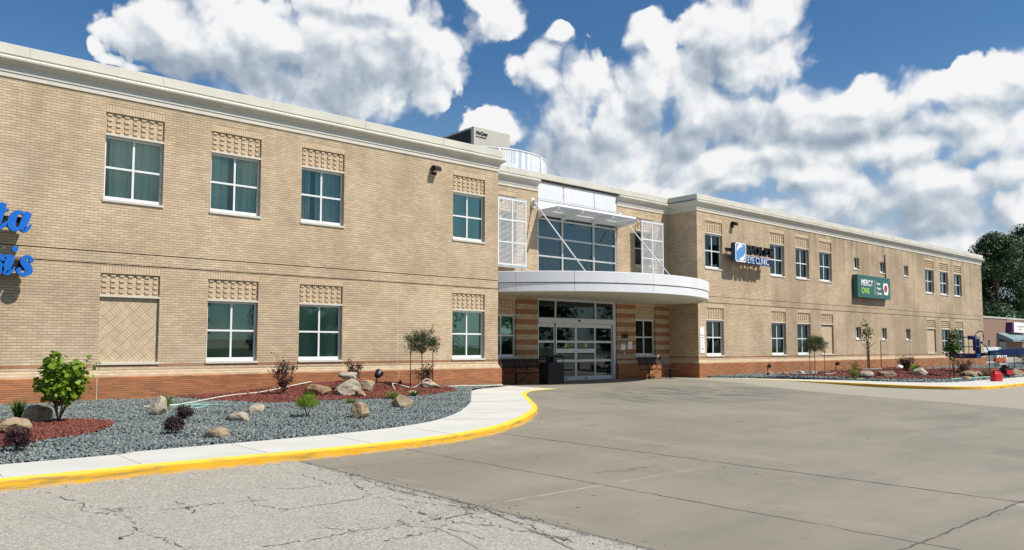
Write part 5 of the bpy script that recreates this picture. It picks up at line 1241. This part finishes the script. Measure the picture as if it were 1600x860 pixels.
# ------------------------------------------------------------------ plants
def branchy(bm, base, h, n, spread, r0=.012, wig=.05, fork=2, seed=0, lean=(0, 0)):
    """a few stems from one base, each forking; returns sample points with directions"""
    rr = random.Random(seed); tips = []
    for k in range(n):
        a = 2 * PI * k / n + rr.uniform(-.5, .5); d = spread * rr.uniform(.3, 1); pts = []; m_ = 7; hh = h * rr.uniform(.72, 1)
        for i in range(m_ + 1):
            s_ = i / m_; pts.append(Vector((base[0] + lean[0] * s_ + math.cos(a) * d * s_ ** 1.2 + rr.uniform(-wig, wig) * s_, base[1] + lean[1] * s_ + math.sin(a) * d * s_ ** 1.2 + rr.uniform(-wig, wig) * s_, base[2] + hh * s_)))
        tube(bm, pts, [r0 * (1 - .75 * i / m_) for i in range(m_ + 1)], 5)
        for i in range(2, m_ + 1): tips.append((pts[i], (pts[i] - pts[i - 1]).normalized(), i / m_))
        for f_ in range(fork):
            i = rr.randint(2, m_ - 1); p = pts[i]; b = rr.uniform(0, 2 * PI); L_ = h * rr.uniform(.2, .42) * (1.15 - i / m_); q = [p]
            for j in range(1, 5): q.append(p + Vector((math.cos(b) * L_ * .75 * j / 4, math.sin(b) * L_ * .75 * j / 4, L_ * .6 * j / 4 + rr.uniform(-.01, .01))))
            tube(bm, q, [r0 * .5, r0 * .42, r0 * .34, r0 * .25, r0 * .15], 4)
            for j in range(1, 5): tips.append((q[j], (q[j] - q[j - 1]).normalized(), i / m_))
    return tips
def shrub(name, x, y, w, h, leaf, size, nleaf, label, cat='shrub', stems=5, seed=1, aspect=.6, fork=4, spread=None, low=.0, jitter=None, group=None, stemmat='stem', lean=(0, 0)):
    z = float(bedz(x, y)); t = thing(name, label, cat, (x, y, z), 0, group)
    bm = bmesh.new(); tp = branchy(bm, (0, 0, -.03), h * .92, stems, (spread or w * .42), max(.006, h * .011), w * .05, fork, seed, lean); obj('stem', bm, stemmat, t)
    tp = [q for q in tp if q[2] >= low]; idx = rng.integers(0, len(tp), nleaf)
    P = np.array([tp[i][0][:] for i in idx]); D = np.array([tp[i][1][:] for i in idx]); j = jitter or w * .09
    off = rng.normal(size=P.shape) * j; P = P + off
    nr = off / (np.linalg.norm(off, axis=1)[:, None] + 1e-9) * .7 + np.array([0, 0, .7]) + rng.normal(size=P.shape) * .35
    P[:, 2] = np.maximum(P[:, 2], .03)
    obj('foliage', leaf_mesh('foliage', P, size, aspect, nr, .35), leaf, t); return t
def blob_shrub(name, x, y, w, h, leaf, size, nleaf, label, seed=1, z0=.0, stems=4, aspect=.5, spiky=.0, group=None, cat='shrub', base=None, stemh=None):
    """dense rounded shrub: leaf clumps through an uneven ellipsoid"""
    rr = random.Random(seed); z = float(bedz(x, y)); t = thing(name, label, cat, (x, y, z), 0, group)
    bm = bmesh.new(); cz = z0 + (h - z0) / 2
    tips = []
    ncl = 26
    for k in range(ncl):
        a = rr.uniform(0, 2 * PI); e_ = math.asin(rr.uniform(-.75, 1)); r_ = rr.uniform(.55, 1.0)
        tips.append(Vector((math.cos(a) * math.cos(e_) * w / 2 * r_ * .8, math.sin(a) * math.cos(e_) * w / 2 * r_ * .8, cz + math.sin(e_) * (h - z0) / 2 * r_ * .8)))
    for k in range(stems):
        tp = tips[k * 3]; tube(bm, [(rr.uniform(-.01, .01), rr.uniform(-.01, .01), -.03), (tp.x * .2, tp.y * .2, max(.04, z0 * .9)), (tp.x * .8, tp.y * .8, tp.z)], [.011, .008, .003], 5)
    obj('stem', bm, 'stem', t)
    idx = rng.integers(0, ncl, nleaf); Cc = np.array([tips[i][:] for i in idx]); off = rng.normal(size=(nleaf, 3)) * np.array([w, w, h - z0]) * .085
    P = Cc + off; c0 = np.array([0, 0, cz]); out = (P - c0); P[:, 2] = np.maximum(P[:, 2], .02)
    nr = out / (np.linalg.norm(out, axis=1)[:, None] + 1e-9) + rng.normal(size=P.shape) * .5 + np.array([0, 0, .3])
    droop = out + rng.normal(size=P.shape) * .1 * w if spiky else None
    if spiky: nr = rng.normal(size=P.shape)
    obj('foliage', leaf_mesh('foliage', P, size, aspect, nr, .3, droop), leaf, t); return t
def tuft(name, x, y, w, h, leaf, n, label, bw=.012, group=None):
    z = float(bedz(x, y)); a = rng.uniform(0, 2 * PI, n); r_ = w * .5 * np.sqrt(rng.random(n)); hh = h * (.55 + .45 * rng.random(n)); bend = rng.random(n) ** 1.2
    V = []; 
    b = np.stack([np.cos(a) * r_ * .25, np.sin(a) * r_ * .25, np.zeros(n)], 1); out = np.stack([np.cos(a), np.sin(a), np.zeros(n)], 1); sd = np.stack([-np.sin(a), np.cos(a), np.zeros(n)], 1)
    zz = np.array([0, 0, 1.0]); rows = []
    for s_, wd in ((0, 1), (.4, 1.0), (.75, .7), (1, .08)):
        c = b + out * (r_ * (s_ ** 1.6) * (.5 + bend))[:, None] + zz * (hh * (s_ - .25 * bend * s_ ** 3))[:, None]
        rows += [c - sd * bw * wd / 2, c + sd * bw * wd / 2]
    V = np.stack(rows, 1).reshape(-1, 3); base = (np.arange(n) * 8)[:, None]; F = np.array([0, 1, 3, 2, 2, 3, 5, 4, 4, 5, 7, 6])[None, :]
    o = obj(name, numesh(name, V, base + F, 4), leaf); o.location = (x, y, z); return tag(o, label, 'grass tuft', group)
shrub('small_tree', 2.86, -5.95, 1.25, 1.42, 'leaf_bright', .092, 1900, 'small bright green round leaved tree in red mulch near the left edge', 'tree', 7, 3, .95, 6, .62, .40, .06)
tuft('grass_tuft', 2.45, -4.65, .34, .50, 'leaf_green', 160, 'tall dark green grass tuft behind the small bright green tree')
tuft('grass_tuft', 5.40, -3.4, .46, .36, 'leaf_bright', 150, 'bright grass tuft against the wall behind the upright grey boulder')
blob_shrub('barberry', 1.78, -9.2, .40, .37, 'leaf_barberry', .026, 2600, 'dark purple barberry nearest the sidewalk at the left edge', 4)
blob_shrub('barberry', 4.02, -8.4, .36, .33, 'leaf_barberry', .026, 2300, 'front one of the two dark purple barberries by the upright grey boulder', 5)
blob_shrub('barberry', 4.92, -6.2, .38, .33, 'leaf_barberry', .026, 2300, 'rear one of the two dark purple barberries by the upright grey boulder', 6)
shrub('ninebark', 8.75, -2.05, .80, 1.25, 'leaf_purple', .055, 900, 'tallest purple leaved shrub, left of the boulder pile', 'shrub', 6, 8, .6, 5, .32, .12, .05)
shrub('ninebark', 11.3, -1.2, .95, .80, 'leaf_purple', .055, 850, 'purple leaved shrub growing behind the boulder pile', 'shrub', 7, 9, .6, 4, .42, .12, .055)
shrub('ninebark', 13.9, -1.1, .85, .85, 'leaf_purple', .055, 800, 'purple leaved shrub behind the staked round headed tree', 'shrub', 6, 10, .6, 4, .36, .15, .055)
blob_shrub('dwarf_shrub', 7.05, -6.95, .58, .52, 'leaf_bright', .030, 4200, 'round bright green needle leaved shrub alone on the slate chips', 7, .14, 4, .3)
tuft('daylily', 9.35, -4.55, .42, .17, 'leaf_lime', 70, 'yellow green strappy clump in front of the boulder pile', .02)
tuft('daylily', 10.95, -3.95, .62, .26, 'leaf_lime', 130, 'largest yellow green strappy clump, right of the boulder pile', .02)
tuft('daylily', 11.7, -3.75, .40, .22, 'leaf_green', 90, 'green strappy clump behind the slanting tan boulder', .018)
tuft('daylily', 2.15, -6.3, .34, .20, 'leaf_purple', 60, 'brownish low clump between boulders at the left edge', .02)
tuft('small_weed', 12.65, -1.6, .14, .30, 'leaf_purple', 24, 'thin dark spiky plant against the orange base left of the staked tree', .025)

def stake(x, y, h, parent, ox, oy, name='stake'):
    bm = bmesh.new(); zb = float(bedz(x, y)) - float(bedz(ox, oy)); tube(bm, [(x - ox, y - oy, zb - .05), (x - ox, y - oy, zb + h)], .014, 6); return obj(name, bm, 'stake', parent)
def topiary(x, y, cw, ch, top, label, stakes):
    z = float(bedz(x, y)); t = thing('staked_tree', label, 'tree', (x, y, z), 0, 'round headed trees on stakes')
    bm = bmesh.new(); zc = top - ch / 2
    tube(bm, [(0, 0, -.05), (.01, .0, zc * .5), (0, .01, zc - ch * .3), (0, 0, zc)], [.018, .016, .014, .008], 7)
    rr = random.Random(int(x * 10)); ends = []
    for k in range(34):
        a = rr.uniform(0, 2 * PI); e_ = math.asin(rr.uniform(-.55, 1)); q = Vector((math.cos(a) * math.cos(e_) * cw / 2, math.sin(a) * math.cos(e_) * cw / 2, math.sin(e_) * ch / 2)) * rr.uniform(.8, 1.12)
        tube(bm, [(0, 0, zc - ch * .3), (q.x * .4, q.y * .4, zc - ch * .1 + q.z * .3), (q.x, q.y, zc + q.z)], [.007, .005, .002], 4); ends.append(q)
    obj('trunk', bm, 'stem', t)
    n = 5200; i = rng.integers(0, len(ends), n); s_ = (.35 + .68 * rng.random(n) ** .7)[:, None]; E_ = np.array([e_[:] for e_ in ends])[i]
    P = E_ * s_ + rng.normal(size=(n, 3)) * cw * .055; P[:, 2] += zc; dr = E_ + rng.normal(size=(n, 3)) * .18
    obj('crown', leaf_mesh('crown', P, .062, .26, None, .3, dr), 'leaf_topiary', t)
    for (sx, sy, sh) in stakes: stake(sx, sy, sh, t, x, y)
topiary(12.95, -2.30, 1.02, .98, 1.84, 'small round headed tree on a thin stem with stakes in front of the left wing', [(12.45, -2.45, 1.25), (13.45, -2.15, 1.25)])
topiary(32.45, -4.3, .98, .90, 1.82, 'small round headed tree with stakes in the right bed by the white paved kerb', [(32.1, -4.25, 1.2), (32.75, -4.6, 1.2)])

shrub('sapling', 39.6, -3.4, 1.0, 3.1, 'leaf_green', .13, 170, 'tall thin sapling with sparse leaves between two dark stakes under the green sign', 'tree', 2, 31, .6, 5, .25, .45, .09, stemmat='bark')
for (x, y, h, lb) in ((39.1, -3.7, 1.2, 'dark stake left of the tall thin sapling'), (40.9, -3.5, 1.5, 'dark stake right of the tall thin sapling')):
    bm = bmesh.new(); tube(bm, [(0, 0, -.05), (0, 0, h)], .022, 6); o = obj('stake', bm, 'stake'); o.location = (x, y, float(bedz(x, y))); tag(o, lb, 'stake', 'stakes beside the thin sapling')
t = shrub('young_tree', 38.3, -7.9, .95, 2.45, 'leaf_green', .12, 900, 'young leafy tree between stakes in front of the blue lift basket', 'tree', 3, 33, .65, 7, .26, .50, .10, stemmat='bark')
stake(37.95, -7.85, 1.15, t, 38.3, -7.9); stake(38.55, -8.2, 1.1, t, 38.3, -7.9)
shrub('dark_shrub', 38.9, -5.6, .95, .85, 'leaf_purple', .09, 700, 'dark purple shrub left of the bright grass clump in the right bed', 'shrub', 6, 41, .6, 4, .4, .1, .07)
tuft('grass_tuft', 37.6, -6.5, .55, .55, 'leaf_bright', 220, 'bright green grass clump in the middle of the right bed', .02)
shrub('yellow_shrub', 32.75, -5.9, .55, .52, 'leaf_lime', .08, 260, 'yellow green shrub at the left end of the right mulch bed', 'shrub', 5, 43, .6, 4, .26, .1, .05)
shrub('dark_shrub', 41.3, -7.3, 1.1, .80, 'leaf_purple', .09, 500, 'reddish straggly shrub beneath the lift basket', 'shrub', 7, 44, .5, 4, .5, .1, .07)
shrub('low_shrub', 36.9, -4.0, .7, .65, 'leaf_green', .07, 220, 'thin weedy shrub against the orange base of the right wing', 'shrub', 6, 45, .4, 4, .4, .1, .07)
shrub('low_shrub', 40.2, -8.7, .9, .40, 'leaf_green', .07, 260, 'low spreading shrub under the young leafy tree', 'shrub', 7, 46, .5, 4, .4, .1, .06)
shrub('low_shrub', 41.5, -4.2, .6, .85, 'leaf_purple', .06, 120, 'wiry reddish shrub behind the dark purple shrub of the right bed', 'shrub', 6, 47, .5, 4, .3, .2, .07)
for (x, y, lb) in ((42.9, -7.9, 'far left stake of the row behind the wheeled machine'), (43.6, -8.3, 'middle stake of the row behind the wheeled machine'), (44.0, -8.1, 'stake right of the middle one behind the wheeled machine'), (44.9, -8.4, 'far right stake of the row behind the wheeled machine')):
    bm = bmesh.new(); tube(bm, [(0, 0, -.05), (0, 0, 1.25)], .02, 6); o = obj('stake', bm, 'stake'); o.location = (x, y, .13); tag(o, lb, 'stake', 'stakes in a row behind the wheeled machine')

# garden lights
def flood(x, y, rz, label, tall=.16, s=1.0):
    z = float(bedz(x, y)); t = thing('garden_light', label, 'flood light', (x, y, z), rz, 'small floodlights in the beds')
    bm = bmesh.new(); tube(bm, [(0, 0, -.05), (0, 0, tall)], .02 * s, 8); lathe(bm, [(.05 * s, 0), (.05 * s, .02)], 10); obj('post', bm, 'brown_metal', t)
    bm = bmesh.new(); lathe(bm, [(.02 * s, -.02), (.06 * s, 0), (.085 * s, .06 * s), (.10 * s, .15 * s), (.105 * s, .16 * s), (.09 * s, .155 * s)], 16); bm.transform(Matrix.Translation((0, 0, tall + .05 * s)) @ Matrix.Rotation(R(-62), 4, 'Y')); obj('head', bm, 'black', t)
    bm = bmesh.new(); lathe(bm, [(.085 * s, .15 * s), (.085 * s, .154 * s)], 16); bm.transform(Matrix.Translation((0, 0, tall + .05 * s)) @ Matrix.Rotation(R(-62), 4, 'Y')); obj('lens', bm, 'grey_metal', t)
flood(11.9, -1.5, R(215), 'black floodlight beside the boulder pile aimed at the wall', .18, 1.25)
flood(33.6, -1.3, R(160), 'dark floodlight on a post against the base near the left end of the right bed', .34, .95)
flood(36.6, -3.2, R(160), 'dark floodlight behind the yellow green shrub', .34, .95)

# hoses
def hose(pts, r_, mat, label, cat='hose'):
    P = [(p[0], p[1], float(bedz(p[0], p[1])) + (p[2] if len(p) > 2 else .045)) for p in pts]; P = catmull(P, 8)
    bm = bmesh.new(); tube(bm, P, r_, 6); tag(obj('hose', bm, mat), label, cat, 'garden hoses lying in the beds')
hose([(5.0, -3.2), (5.6, -2.9), (6.2, -2.6), (6.9, -1.8, .06), (7.6, -1.5, .06), (8.5, -1.25, .06), (9.5, -.9, .06), (10.3, -.5, .1)], .016, 'white_hose', 'cream hose running along the orange base to the purple shrub')
hose([(11.9, -2.5, .05), (12.15, -2.0, .13), (12.5, -2.3, .06), (12.9, -2.0, .05), (13.4, -1.5, .07), (13.7, -1.5, .25), (14.0, -1.7, .05), (14.6, -1.3, .05), (15.5, -.9, .05), (16.6, -.6, .04), (17.6, -.5, .03)], .016, 'white_hose', 'cream hose looping past the staked tree towards the wing corner')
hose([(5.3, -3.3), (5.9, -3.0), (6.4, -3.1), (6.1, -3.7), (5.7, -3.6), (6.2, -3.2), (6.8, -3.6), (6.7, -4.2)], .012, 'mint_hose', 'thin mint coloured hose coiled on the slate chips')
hose([(33.9, -2.3), (34.6, -3.2), (35.4, -2.6), (36.6, -2.2), (36.0, -3.2), (34.9, -4.0), (33.9, -4.0)], .03, 'mint_hose', 'mint coloured hose looped in the left part of the right bed')
hose([(37.8, -3.9), (38.5, -4.5), (39.5, -4.0), (41.0, -3.6), (42.2, -4.2), (41.0, -5.2), (43.5, -5.4)], .03, 'mint_hose', 'mint coloured hose looped round the thin sapling')
hose([(35.6, -8.7), (37.5, -8.85), (40, -8.9), (43, -9.0), (46, -9.1)], .025, 'mint_hose', 'mint coloured hose lying along the front of the right bed')

# ------------------------------------------------------------------ things on the right
t = thing('fuel_can', 'red plastic fuel can standing on the sidewalk at the right', 'fuel can', (36.0, -10.3, .12), R(-25))
bm = bmesh.new(); box(bm, -.20, .20, -.13, .13, 0, .34, 0, .035); box(bm, -.16, .16, -.10, .10, .33, .40, 0, .03); obj('body', bm, 'red_plastic', t, True)
bm = bmesh.new(); tube(bm, [(-.13, 0, .38), (-.12, 0, .47), (-.04, 0, .49), (.06, 0, .48), (.12, 0, .39)], .022, 8); obj('handle', bm, 'red_plastic', t)
bm = bmesh.new(); tube(bm, [(.15, 0, .38), (.18, 0, .44), (.19, 0, .46)], .03, 8); obj('cap', bm, 'black', t)
t = thing('wheeled_machine', 'orange and black pressure washer with a hoop handle behind the fuel can', 'pressure washer', (40.7, -9.25, .12), R(-28))
bm = bmesh.new()
for x in (-.26, .26): tube(bm, [(x, -.28, .08), (x, .22, .12), (x, .30, .5), (x, .34, .95)], .018, 8)
for y, z in ((-.28, .08), (.22, .12)): tube(bm, [(-.26, y, z), (.26, y, z)], .018, 8)
tube(bm, [(-.26, .34, .93), (-.22, .35, 1.06), (-.1, .36, 1.13), (.1, .36, 1.13), (.22, .35, 1.06), (.26, .34, .93)], .018, 8); obj('frame', bm, 'black', t)
bm = bmesh.new(); box(bm, -.29, .29, .22, .38, .72, .92, 0, .02); obj('top_panel', bm, 'orange_metal', t)
bm = bmesh.new(); box(bm, -.20, .20, -.18, .16, .22, .46, 0, .04); lathe(bm, [(.13, .46), (.15, .50), (.13, .58), (.04, .60)], 16); obj('engine', bm, 'black', t)
bm = bmesh.new(); box(bm, -.17, .17, -.24, -.10, .14, .34, 0, .03); obj('pump', bm, 'red_plastic', t)
bm = bmesh.new(); box(bm, -.22, .22, .10, .30, .52, .66, 0, .03); obj('tank', bm, 'grey_metal', t)
for x in (-.33, .33):
    bm = bmesh.new(); lathe(bm, [(.07, -.05), (.15, -.05), (.17, -.03), (.17, .03), (.15, .05), (.07, .05)], 22); bm.transform(Matrix.Translation((x, .22, .17)) @ Matrix.Rotation(PI / 2, 4, 'Y')); w_ = obj('wheel', bm, 'rubber', t)
    bm = bmesh.new(); lathe(bm, [(.02, -.055), (.07, -.052), (.07, .052), (.02, .055)], 14); bm.transform(Matrix.Translation((x, .22, .17)) @ Matrix.Rotation(PI / 2, 4, 'Y')); obj('hub', bm, 'grey_metal', w_)

# boom lift: basket, boom, turret and chassis
t = thing('boom_lift', 'blue boom lift with railed work basket lowered beside the right wing', 'boom lift', (42.0, -7.2, 0))
bm = bmesh.new(); box(bm, -.5, .5, -.85, .85, .98, 1.06, 0, .01); box(bm, -.52, .52, -.87, -.83, .98, 1.22); box(bm, -.52, .52, .83, .87, .98, 1.22); box(bm, -.52, -.49, -.83, .83, .98, 1.20); box(bm, .49, .52, -.83, .83, .98, 1.20); obj('basket_floor', bm, 'lift_blue', t)
bm = bmesh.new()
for z in (1.55, 2.02):
    c = [(-.5, -.85, z), (.5, -.85, z), (.5, .85, z), (-.5, .85, z), (-.5, -.85, z)]
    for a, b in zip(c, c[1:]): tube(bm, [a, b], .024, 6)
for x, y in ((-.5, -.85), (.5, -.85), (.5, .85), (-.5, .85), (-.5, 0), (.5, 0), (-.5, .42), (.5, -.42)): tube(bm, [(x, y, 1.05), (x, y, 2.02)], .024, 6)
obj('rail', bm, 'lift_blue', t)
bm = bmesh.new(); tube(bm, [(.52, -.5, 1.9), (.56, -.52, 2.2), (.60, -.75, 2.32), (.62, -1.0, 2.3), (.62, -1.05, 2.0), (.62, -1.0, 1.78), (.58, -.7, 1.75)], .03, 8); obj('guard_hoop', bm, 'black', t)
bm = bmesh.new(); box(bm, .30, .55, -.80, -.35, 1.35, 1.95, 0, .03); box(bm, .28, .50, -.6, .0, 1.9, 2.1, 0, .03); obj('control_box', bm, 'lift_blue', t)
bm = bmesh.new(); box(bm, .36, .62, -.82, -.5, 1.1, 1.5, 0, .02); tube(bm, [(.5, -.9, 1.75), (.8, -1.15, 1.55), (1.0, -1.3, 1.25)], .035, 8); tube(bm, [(.55, -.85, 1.15), (1.0, -1.3, 1.22)], .08, 8); obj('levelling_arm', bm, 'black', t)
for q_ in [o_ for o_ in bpy.data.objects if o_.parent is t]: q_.data.transform(Matrix.Diagonal((.62, .62, 1, 1)))
def beam(bm, a, b, w0, h0, w1, h1):
    a = Vector(a); b = Vector(b); d = (b - a).normalized(); s_ = d.cross(Vector((0, 0, 1))).normalized(); u_ = s_.cross(d)
    A = [bm.verts.new(a + s_ * i * w0 / 2 + u_ * j * h0 / 2) for i, j in ((-1, -1), (1, -1), (1, 1), (-1, 1))]; B_ = [bm.verts.new(b + s_ * i * w1 / 2 + u_ * j * h1 / 2) for i, j in ((-1, -1), (1, -1), (1, 1), (-1, 1))]
    bm.faces.new(A); bm.faces.new(B_[::-1])
    for k in range(4): bm.faces.new((A[k], B_[k], B_[(k + 1) % 4], A[(k + 1) % 4]))
    bmesh.ops.recalc_face_normals(bm, faces=bm.faces)
P0, P1, P2, P3, P4 = (.62, -.80, 1.24), (1.45, -1.72, 1.30), (3.2, -3.35, 1.42), (5.4, -5.4, 1.62), (8.3, -8.1, 1.95)
bm = bmesh.new(); beam(bm, P0, P1, .2, .22, .24, .34); beam(bm, P1, P2, .24, .33, .28, .44); obj('boom_tip', bm, 'lift_blue', t)
bm = bmesh.new(); beam(bm, (2.2, -2.4, 1.36), P3, .32, .46, .36, .64); obj('boom_section', bm, 'lift_blue', t)
bm = bmesh.new(); beam(bm, (3.9, -4.0, 1.50), P4, .46, .74, .5, .86); obj('boom_base', bm, 'lift_blue', t)
bm = bmesh.new(); box(bm, 7.4, 9.0, -9.0, -7.2, .75, 1.9, 0, .08); obj('turret', bm, 'lift_blue', t)
bm = bmesh.new(); box(bm, 7.0, 9.6, -9.0, -7.2, .45, .74, 0, .04); obj('chassis', bm, 'black', t)
for x in (7.4, 9.2):
    for y in (-9.15, -7.05):
        bm = bmesh.new(); lathe(bm, [(.15, -.16), (.40, -.16), (.44, -.1), (.44, .1), (.40, .16), (.15, .16)], 24); bm.transform(Matrix.Translation((x, y, .44)) @ Matrix.Rotation(PI / 2, 4, 'X')); obj('wheel', bm, 'rubber', t)

# white car on the street behind
t = thing('parked_car', 'white estate car parked behind the right bed, partly hidden by the blue boom', 'car', (80.0, 3.6, 0), R(8))
def side_profile(bm, prof, w, mi=0, inset=0, top_from=None):
    L_ = [bm.verts.new((x, -w / 2 + (inset if z > 1.0 else 0), z)) for x, z in prof]; R_ = [bm.verts.new((x, w / 2 - (inset if z > 1.0 else 0), z)) for x, z in prof]
    n = len(prof); bm.faces.new(L_); bm.faces.new(R_[::-1])
    for k in range(n): bm.faces.new((L_[k], R_[k], R_[(k + 1) % n], L_[(k + 1) % n]))
    bmesh.ops.recalc_face_normals(bm, faces=bm.faces)
bm = bmesh.new(); side_profile(bm, [(-2.35, .35), (-1.95, .30), (-1.85, .55), (-1.6, .72), (-1.3, .72), (-1.05, .55), (-.95, .28), (.95, .28), (1.05, .55), (1.3, .72), (1.6, .72), (1.85, .55), (1.95, .30), (2.35, .38), (2.4, .75), (2.2, .95), (1.3, 1.05), (.55, 1.52), (-1.7, 1.55), (-2.25, 1.1), (-2.38, .8)], 1.8, 0, .16)
bmesh.ops.bevel(bm, geom=bm.edges[:], offset=.03, segments=2, affect='EDGES'); obj('body', bm, 'car_white', t, False)
for s_ in (-1, 1):
    bm = bmesh.new(); pts = [(1.05, 1.08), (.5, 1.44), (-1.6, 1.46), (-2.0, 1.10)]; f = [bm.verts.new((x, s_ * (.905 - (.16 if z > 1.0 else 0)), z)) for x, z in pts]; b = [bm.verts.new((v.co.x, v.co.y - s_ * .03, v.co.z)) for v in f]
    bm.faces.new(f); bm.faces.new(b[::-1]); [bm.faces.new((f[k], b[k], b[(k + 1) % 4], f[(k + 1) % 4])) for k in range(4)]; bmesh.ops.recalc_face_normals(bm, faces=bm.faces); obj('side_window', bm, 'car_glass', t)
    for x in (-1.45, 1.45):
        bm = bmesh.new(); lathe(bm, [(.2, -.11), (.32, -.11), (.34, -.08), (.34, .08), (.32, .11), (.2, .11)], 24); bm.transform(Matrix.Translation((x, s_ * .80, .34)) @ Matrix.Rotation(PI / 2, 4, 'X')); w_ = obj('wheel', bm, 'rubber', t)
        bm = bmesh.new(); lathe(bm, [(.03, -.115), (.2, -.10), (.2, .10), (.03, .115)], 16); bm.transform(Matrix.Translation((x, s_ * .80, .34)) @ Matrix.Rotation(PI / 2, 4, 'X')); obj('rim', bm, 'grey_metal', w_)

# brick shop across the side street
t = thing('shop_building', 'low pinkish brick building with grey awning beyond the right wing', 'building', (128, 20, 0))
bm = bmesh.new(); box(bm, 0, 40, 0, 18, 0, 6.0); box(bm, -.1, 40.1, -.1, 18.1, 6.0, 6.25, 1); obj('wall', bm, ['far_brick', 'unit'], t)
for x in (3.5, 24, 30): obj('window', B(x, x + .9 if x < 5 else x + 2, -.03, -.001, .5, 2.6), 'car_glass', t)
obj('door', B(8.6, 11.6, -.04, -.001, .1, 2.9), 'car_glass', t)
bm = bmesh.new(); v = [bm.verts.new(p) for p in ((7.6, -.05, 3.8), (20, -.05, 3.8), (20, -2.2, 2.7), (7.6, -2.2, 2.7), (7.6, -2.2, 2.4), (20, -2.2, 2.4), (7.6, -.05, 2.9), (20, -.05, 2.9))]
for q in ((0, 1, 2, 3), (3, 2, 5, 4), (0, 3, 4, 6), (1, 7, 5, 2), (6, 4, 5, 7)): bm.faces.new([v[i] for i in q])
bmesh.ops.recalc_face_normals(bm, faces=bm.faces); obj('awning', bm, 'awning', t)
t = thing('shop_sign', 'purple edged white sign board projecting from the pinkish brick building', 'sign', (140.0, 20, 0))
bm = bmesh.new(); box(bm, 0, .8, -.9, -.002, 3.9, 5.5); obj('end_panel', bm, 'purple', t); bm = bmesh.new(); box(bm, .8, 7.5, -.9, -.002, 3.9, 5.5); obj('face', bm, 'white_paint', t)
bm = bmesh.new(); box(bm, 3.0, 4.6, -.92, -.90, 4.3, 4.5); box(bm, 2.4, 5.6, -.92, -.90, 4.75, 4.95); obj('lettering_block', bm, 'joint', t)

# ------------------------------------------------------------------ trees
def big_tree(x, y, h, rad, label, seed, leaf='leaf_dark', n=36000, size=.37, trunk=.35, lowest=.12, group=None, name='tree'):
    rr = random.Random(seed); t = thing(name, label, 'tree', (x, y, 0), 0, group)
    bm = bmesh.new(); tube(bm, [(0, 0, -.1), (.1, .05, h * .2), (0, .1, h * .45), (.15, 0, h * .8)], [trunk, trunk * .8, trunk * .55, trunk * .15], 9); cl = []
    for k in range(46):
        s_ = rr.random() ** .8; z = h * (lowest + (1 - lowest) * s_); prof = math.sin(PI * min(1, (s_ * .86 + .13))) ** .7; a = rr.uniform(0, 2 * PI); r_ = rad * prof * rr.uniform(.45, 1.0)
        c = Vector((math.cos(a) * r_, math.sin(a) * r_, z - rr.uniform(0, .05) * h)); cl.append((c, rad * rr.uniform(.16, .34)))
        if k % 2 == 0: tube(bm, [(0, .05, c.z * .55), (c.x * .5, c.y * .5, c.z * .8), tuple(c)], [trunk * .3, trunk * .16, .03], 5)
    obj('trunk', bm, 'bark', t)
    i = rng.integers(0, len(cl), n); c = np.array([q[0][:] for q in cl])[i]; r_ = np.array([q[1] for q in cl])[i]; d = rng.normal(size=(n, 3)); d /= np.linalg.norm(d, axis=1)[:, None]
    d[:, 2] *= .75; P = c + d * (r_ * (.35 + .75 * rng.random(n) ** .5))[:, None]
    nr = d + np.array([0, 0, .5]) + rng.normal(size=(n, 3)) * .5
    obj('crown', leaf_mesh('crown', P, size, .62, nr, .35), leaf, t); return t
g_ = 'tall trees beyond the right wing'
big_tree(160, 27, 21.5, 8.5, 'tall dark tree directly behind the end of the right wing', 3, group=g_)
big_tree(171, 25.5, 24, 8.5, 'tallest dark tree, at the right edge of the photo', 5, group=g_)
big_tree(186, 27, 22, 8.5, 'dark tree standing furthest right beyond the shop', 6, group=g_, n=14000)
big_tree(168, 34, 15, 9, 'lower dark tree filling the gap between the tall trees', 8, group=g_, n=18000)
big_tree(152, 32, 14, 7, 'lower dark tree half hidden by the end of the right wing', 9, group=g_, n=12000)
# spruce
t = thing('spruce_tree', 'young spruce tree at the right edge in front of the brick shop', 'tree', (62.3, -4.7, 0))
bm = bmesh.new(); tube(bm, [(0, 0, -.1), (0, 0, 3.9)], [.09, .015], 7); obj('trunk', bm, 'bark', t)
P = []; D_ = []; rr = random.Random(4)
for k in range(230):
    z = .35 + 3.4 * (k / 230) ** .9; L_ = 1.45 * (1 - (z - .2) / 3.9) * rr.uniform(.7, 1.1) + .05; a = rr.uniform(0, 2 * PI)
    for s_ in np.linspace(.1, 1, 34): P.append((math.cos(a) * L_ * s_, math.sin(a) * L_ * s_, z - .12 * s_ + .10 * s_ * s_)); D_.append((math.cos(a), math.sin(a), .3))
P = np.array(P) + rng.normal(size=(len(P), 3)) * .035; D_ = np.array(D_) + rng.normal(size=P.shape) * .5
obj('foliage', leaf_mesh('foliage', P, .15, .22, None, .2, D_), 'needle', t)
# the row of trees across the lot behind the camera, seen mirrored in the glass
for k, (x, y, h, r_) in enumerate(((-26, -62, 9, 6.5), (-8, -68, 11, 7.5), (8, -64, 9, 6.5), (24, -70, 12, 8), (42, -66, 10, 7), (60, -72, 12, 8.5), (80, -64, 10, 8), (102, -60, 11, 8))):
    big_tree(x, y, h, r_, ('bushy green tree in the row across the parking lot behind the camera'), 50 + k, 'leaf_dark', 6000, .6, .3, .08, 'trees across the parking lot behind the camera')
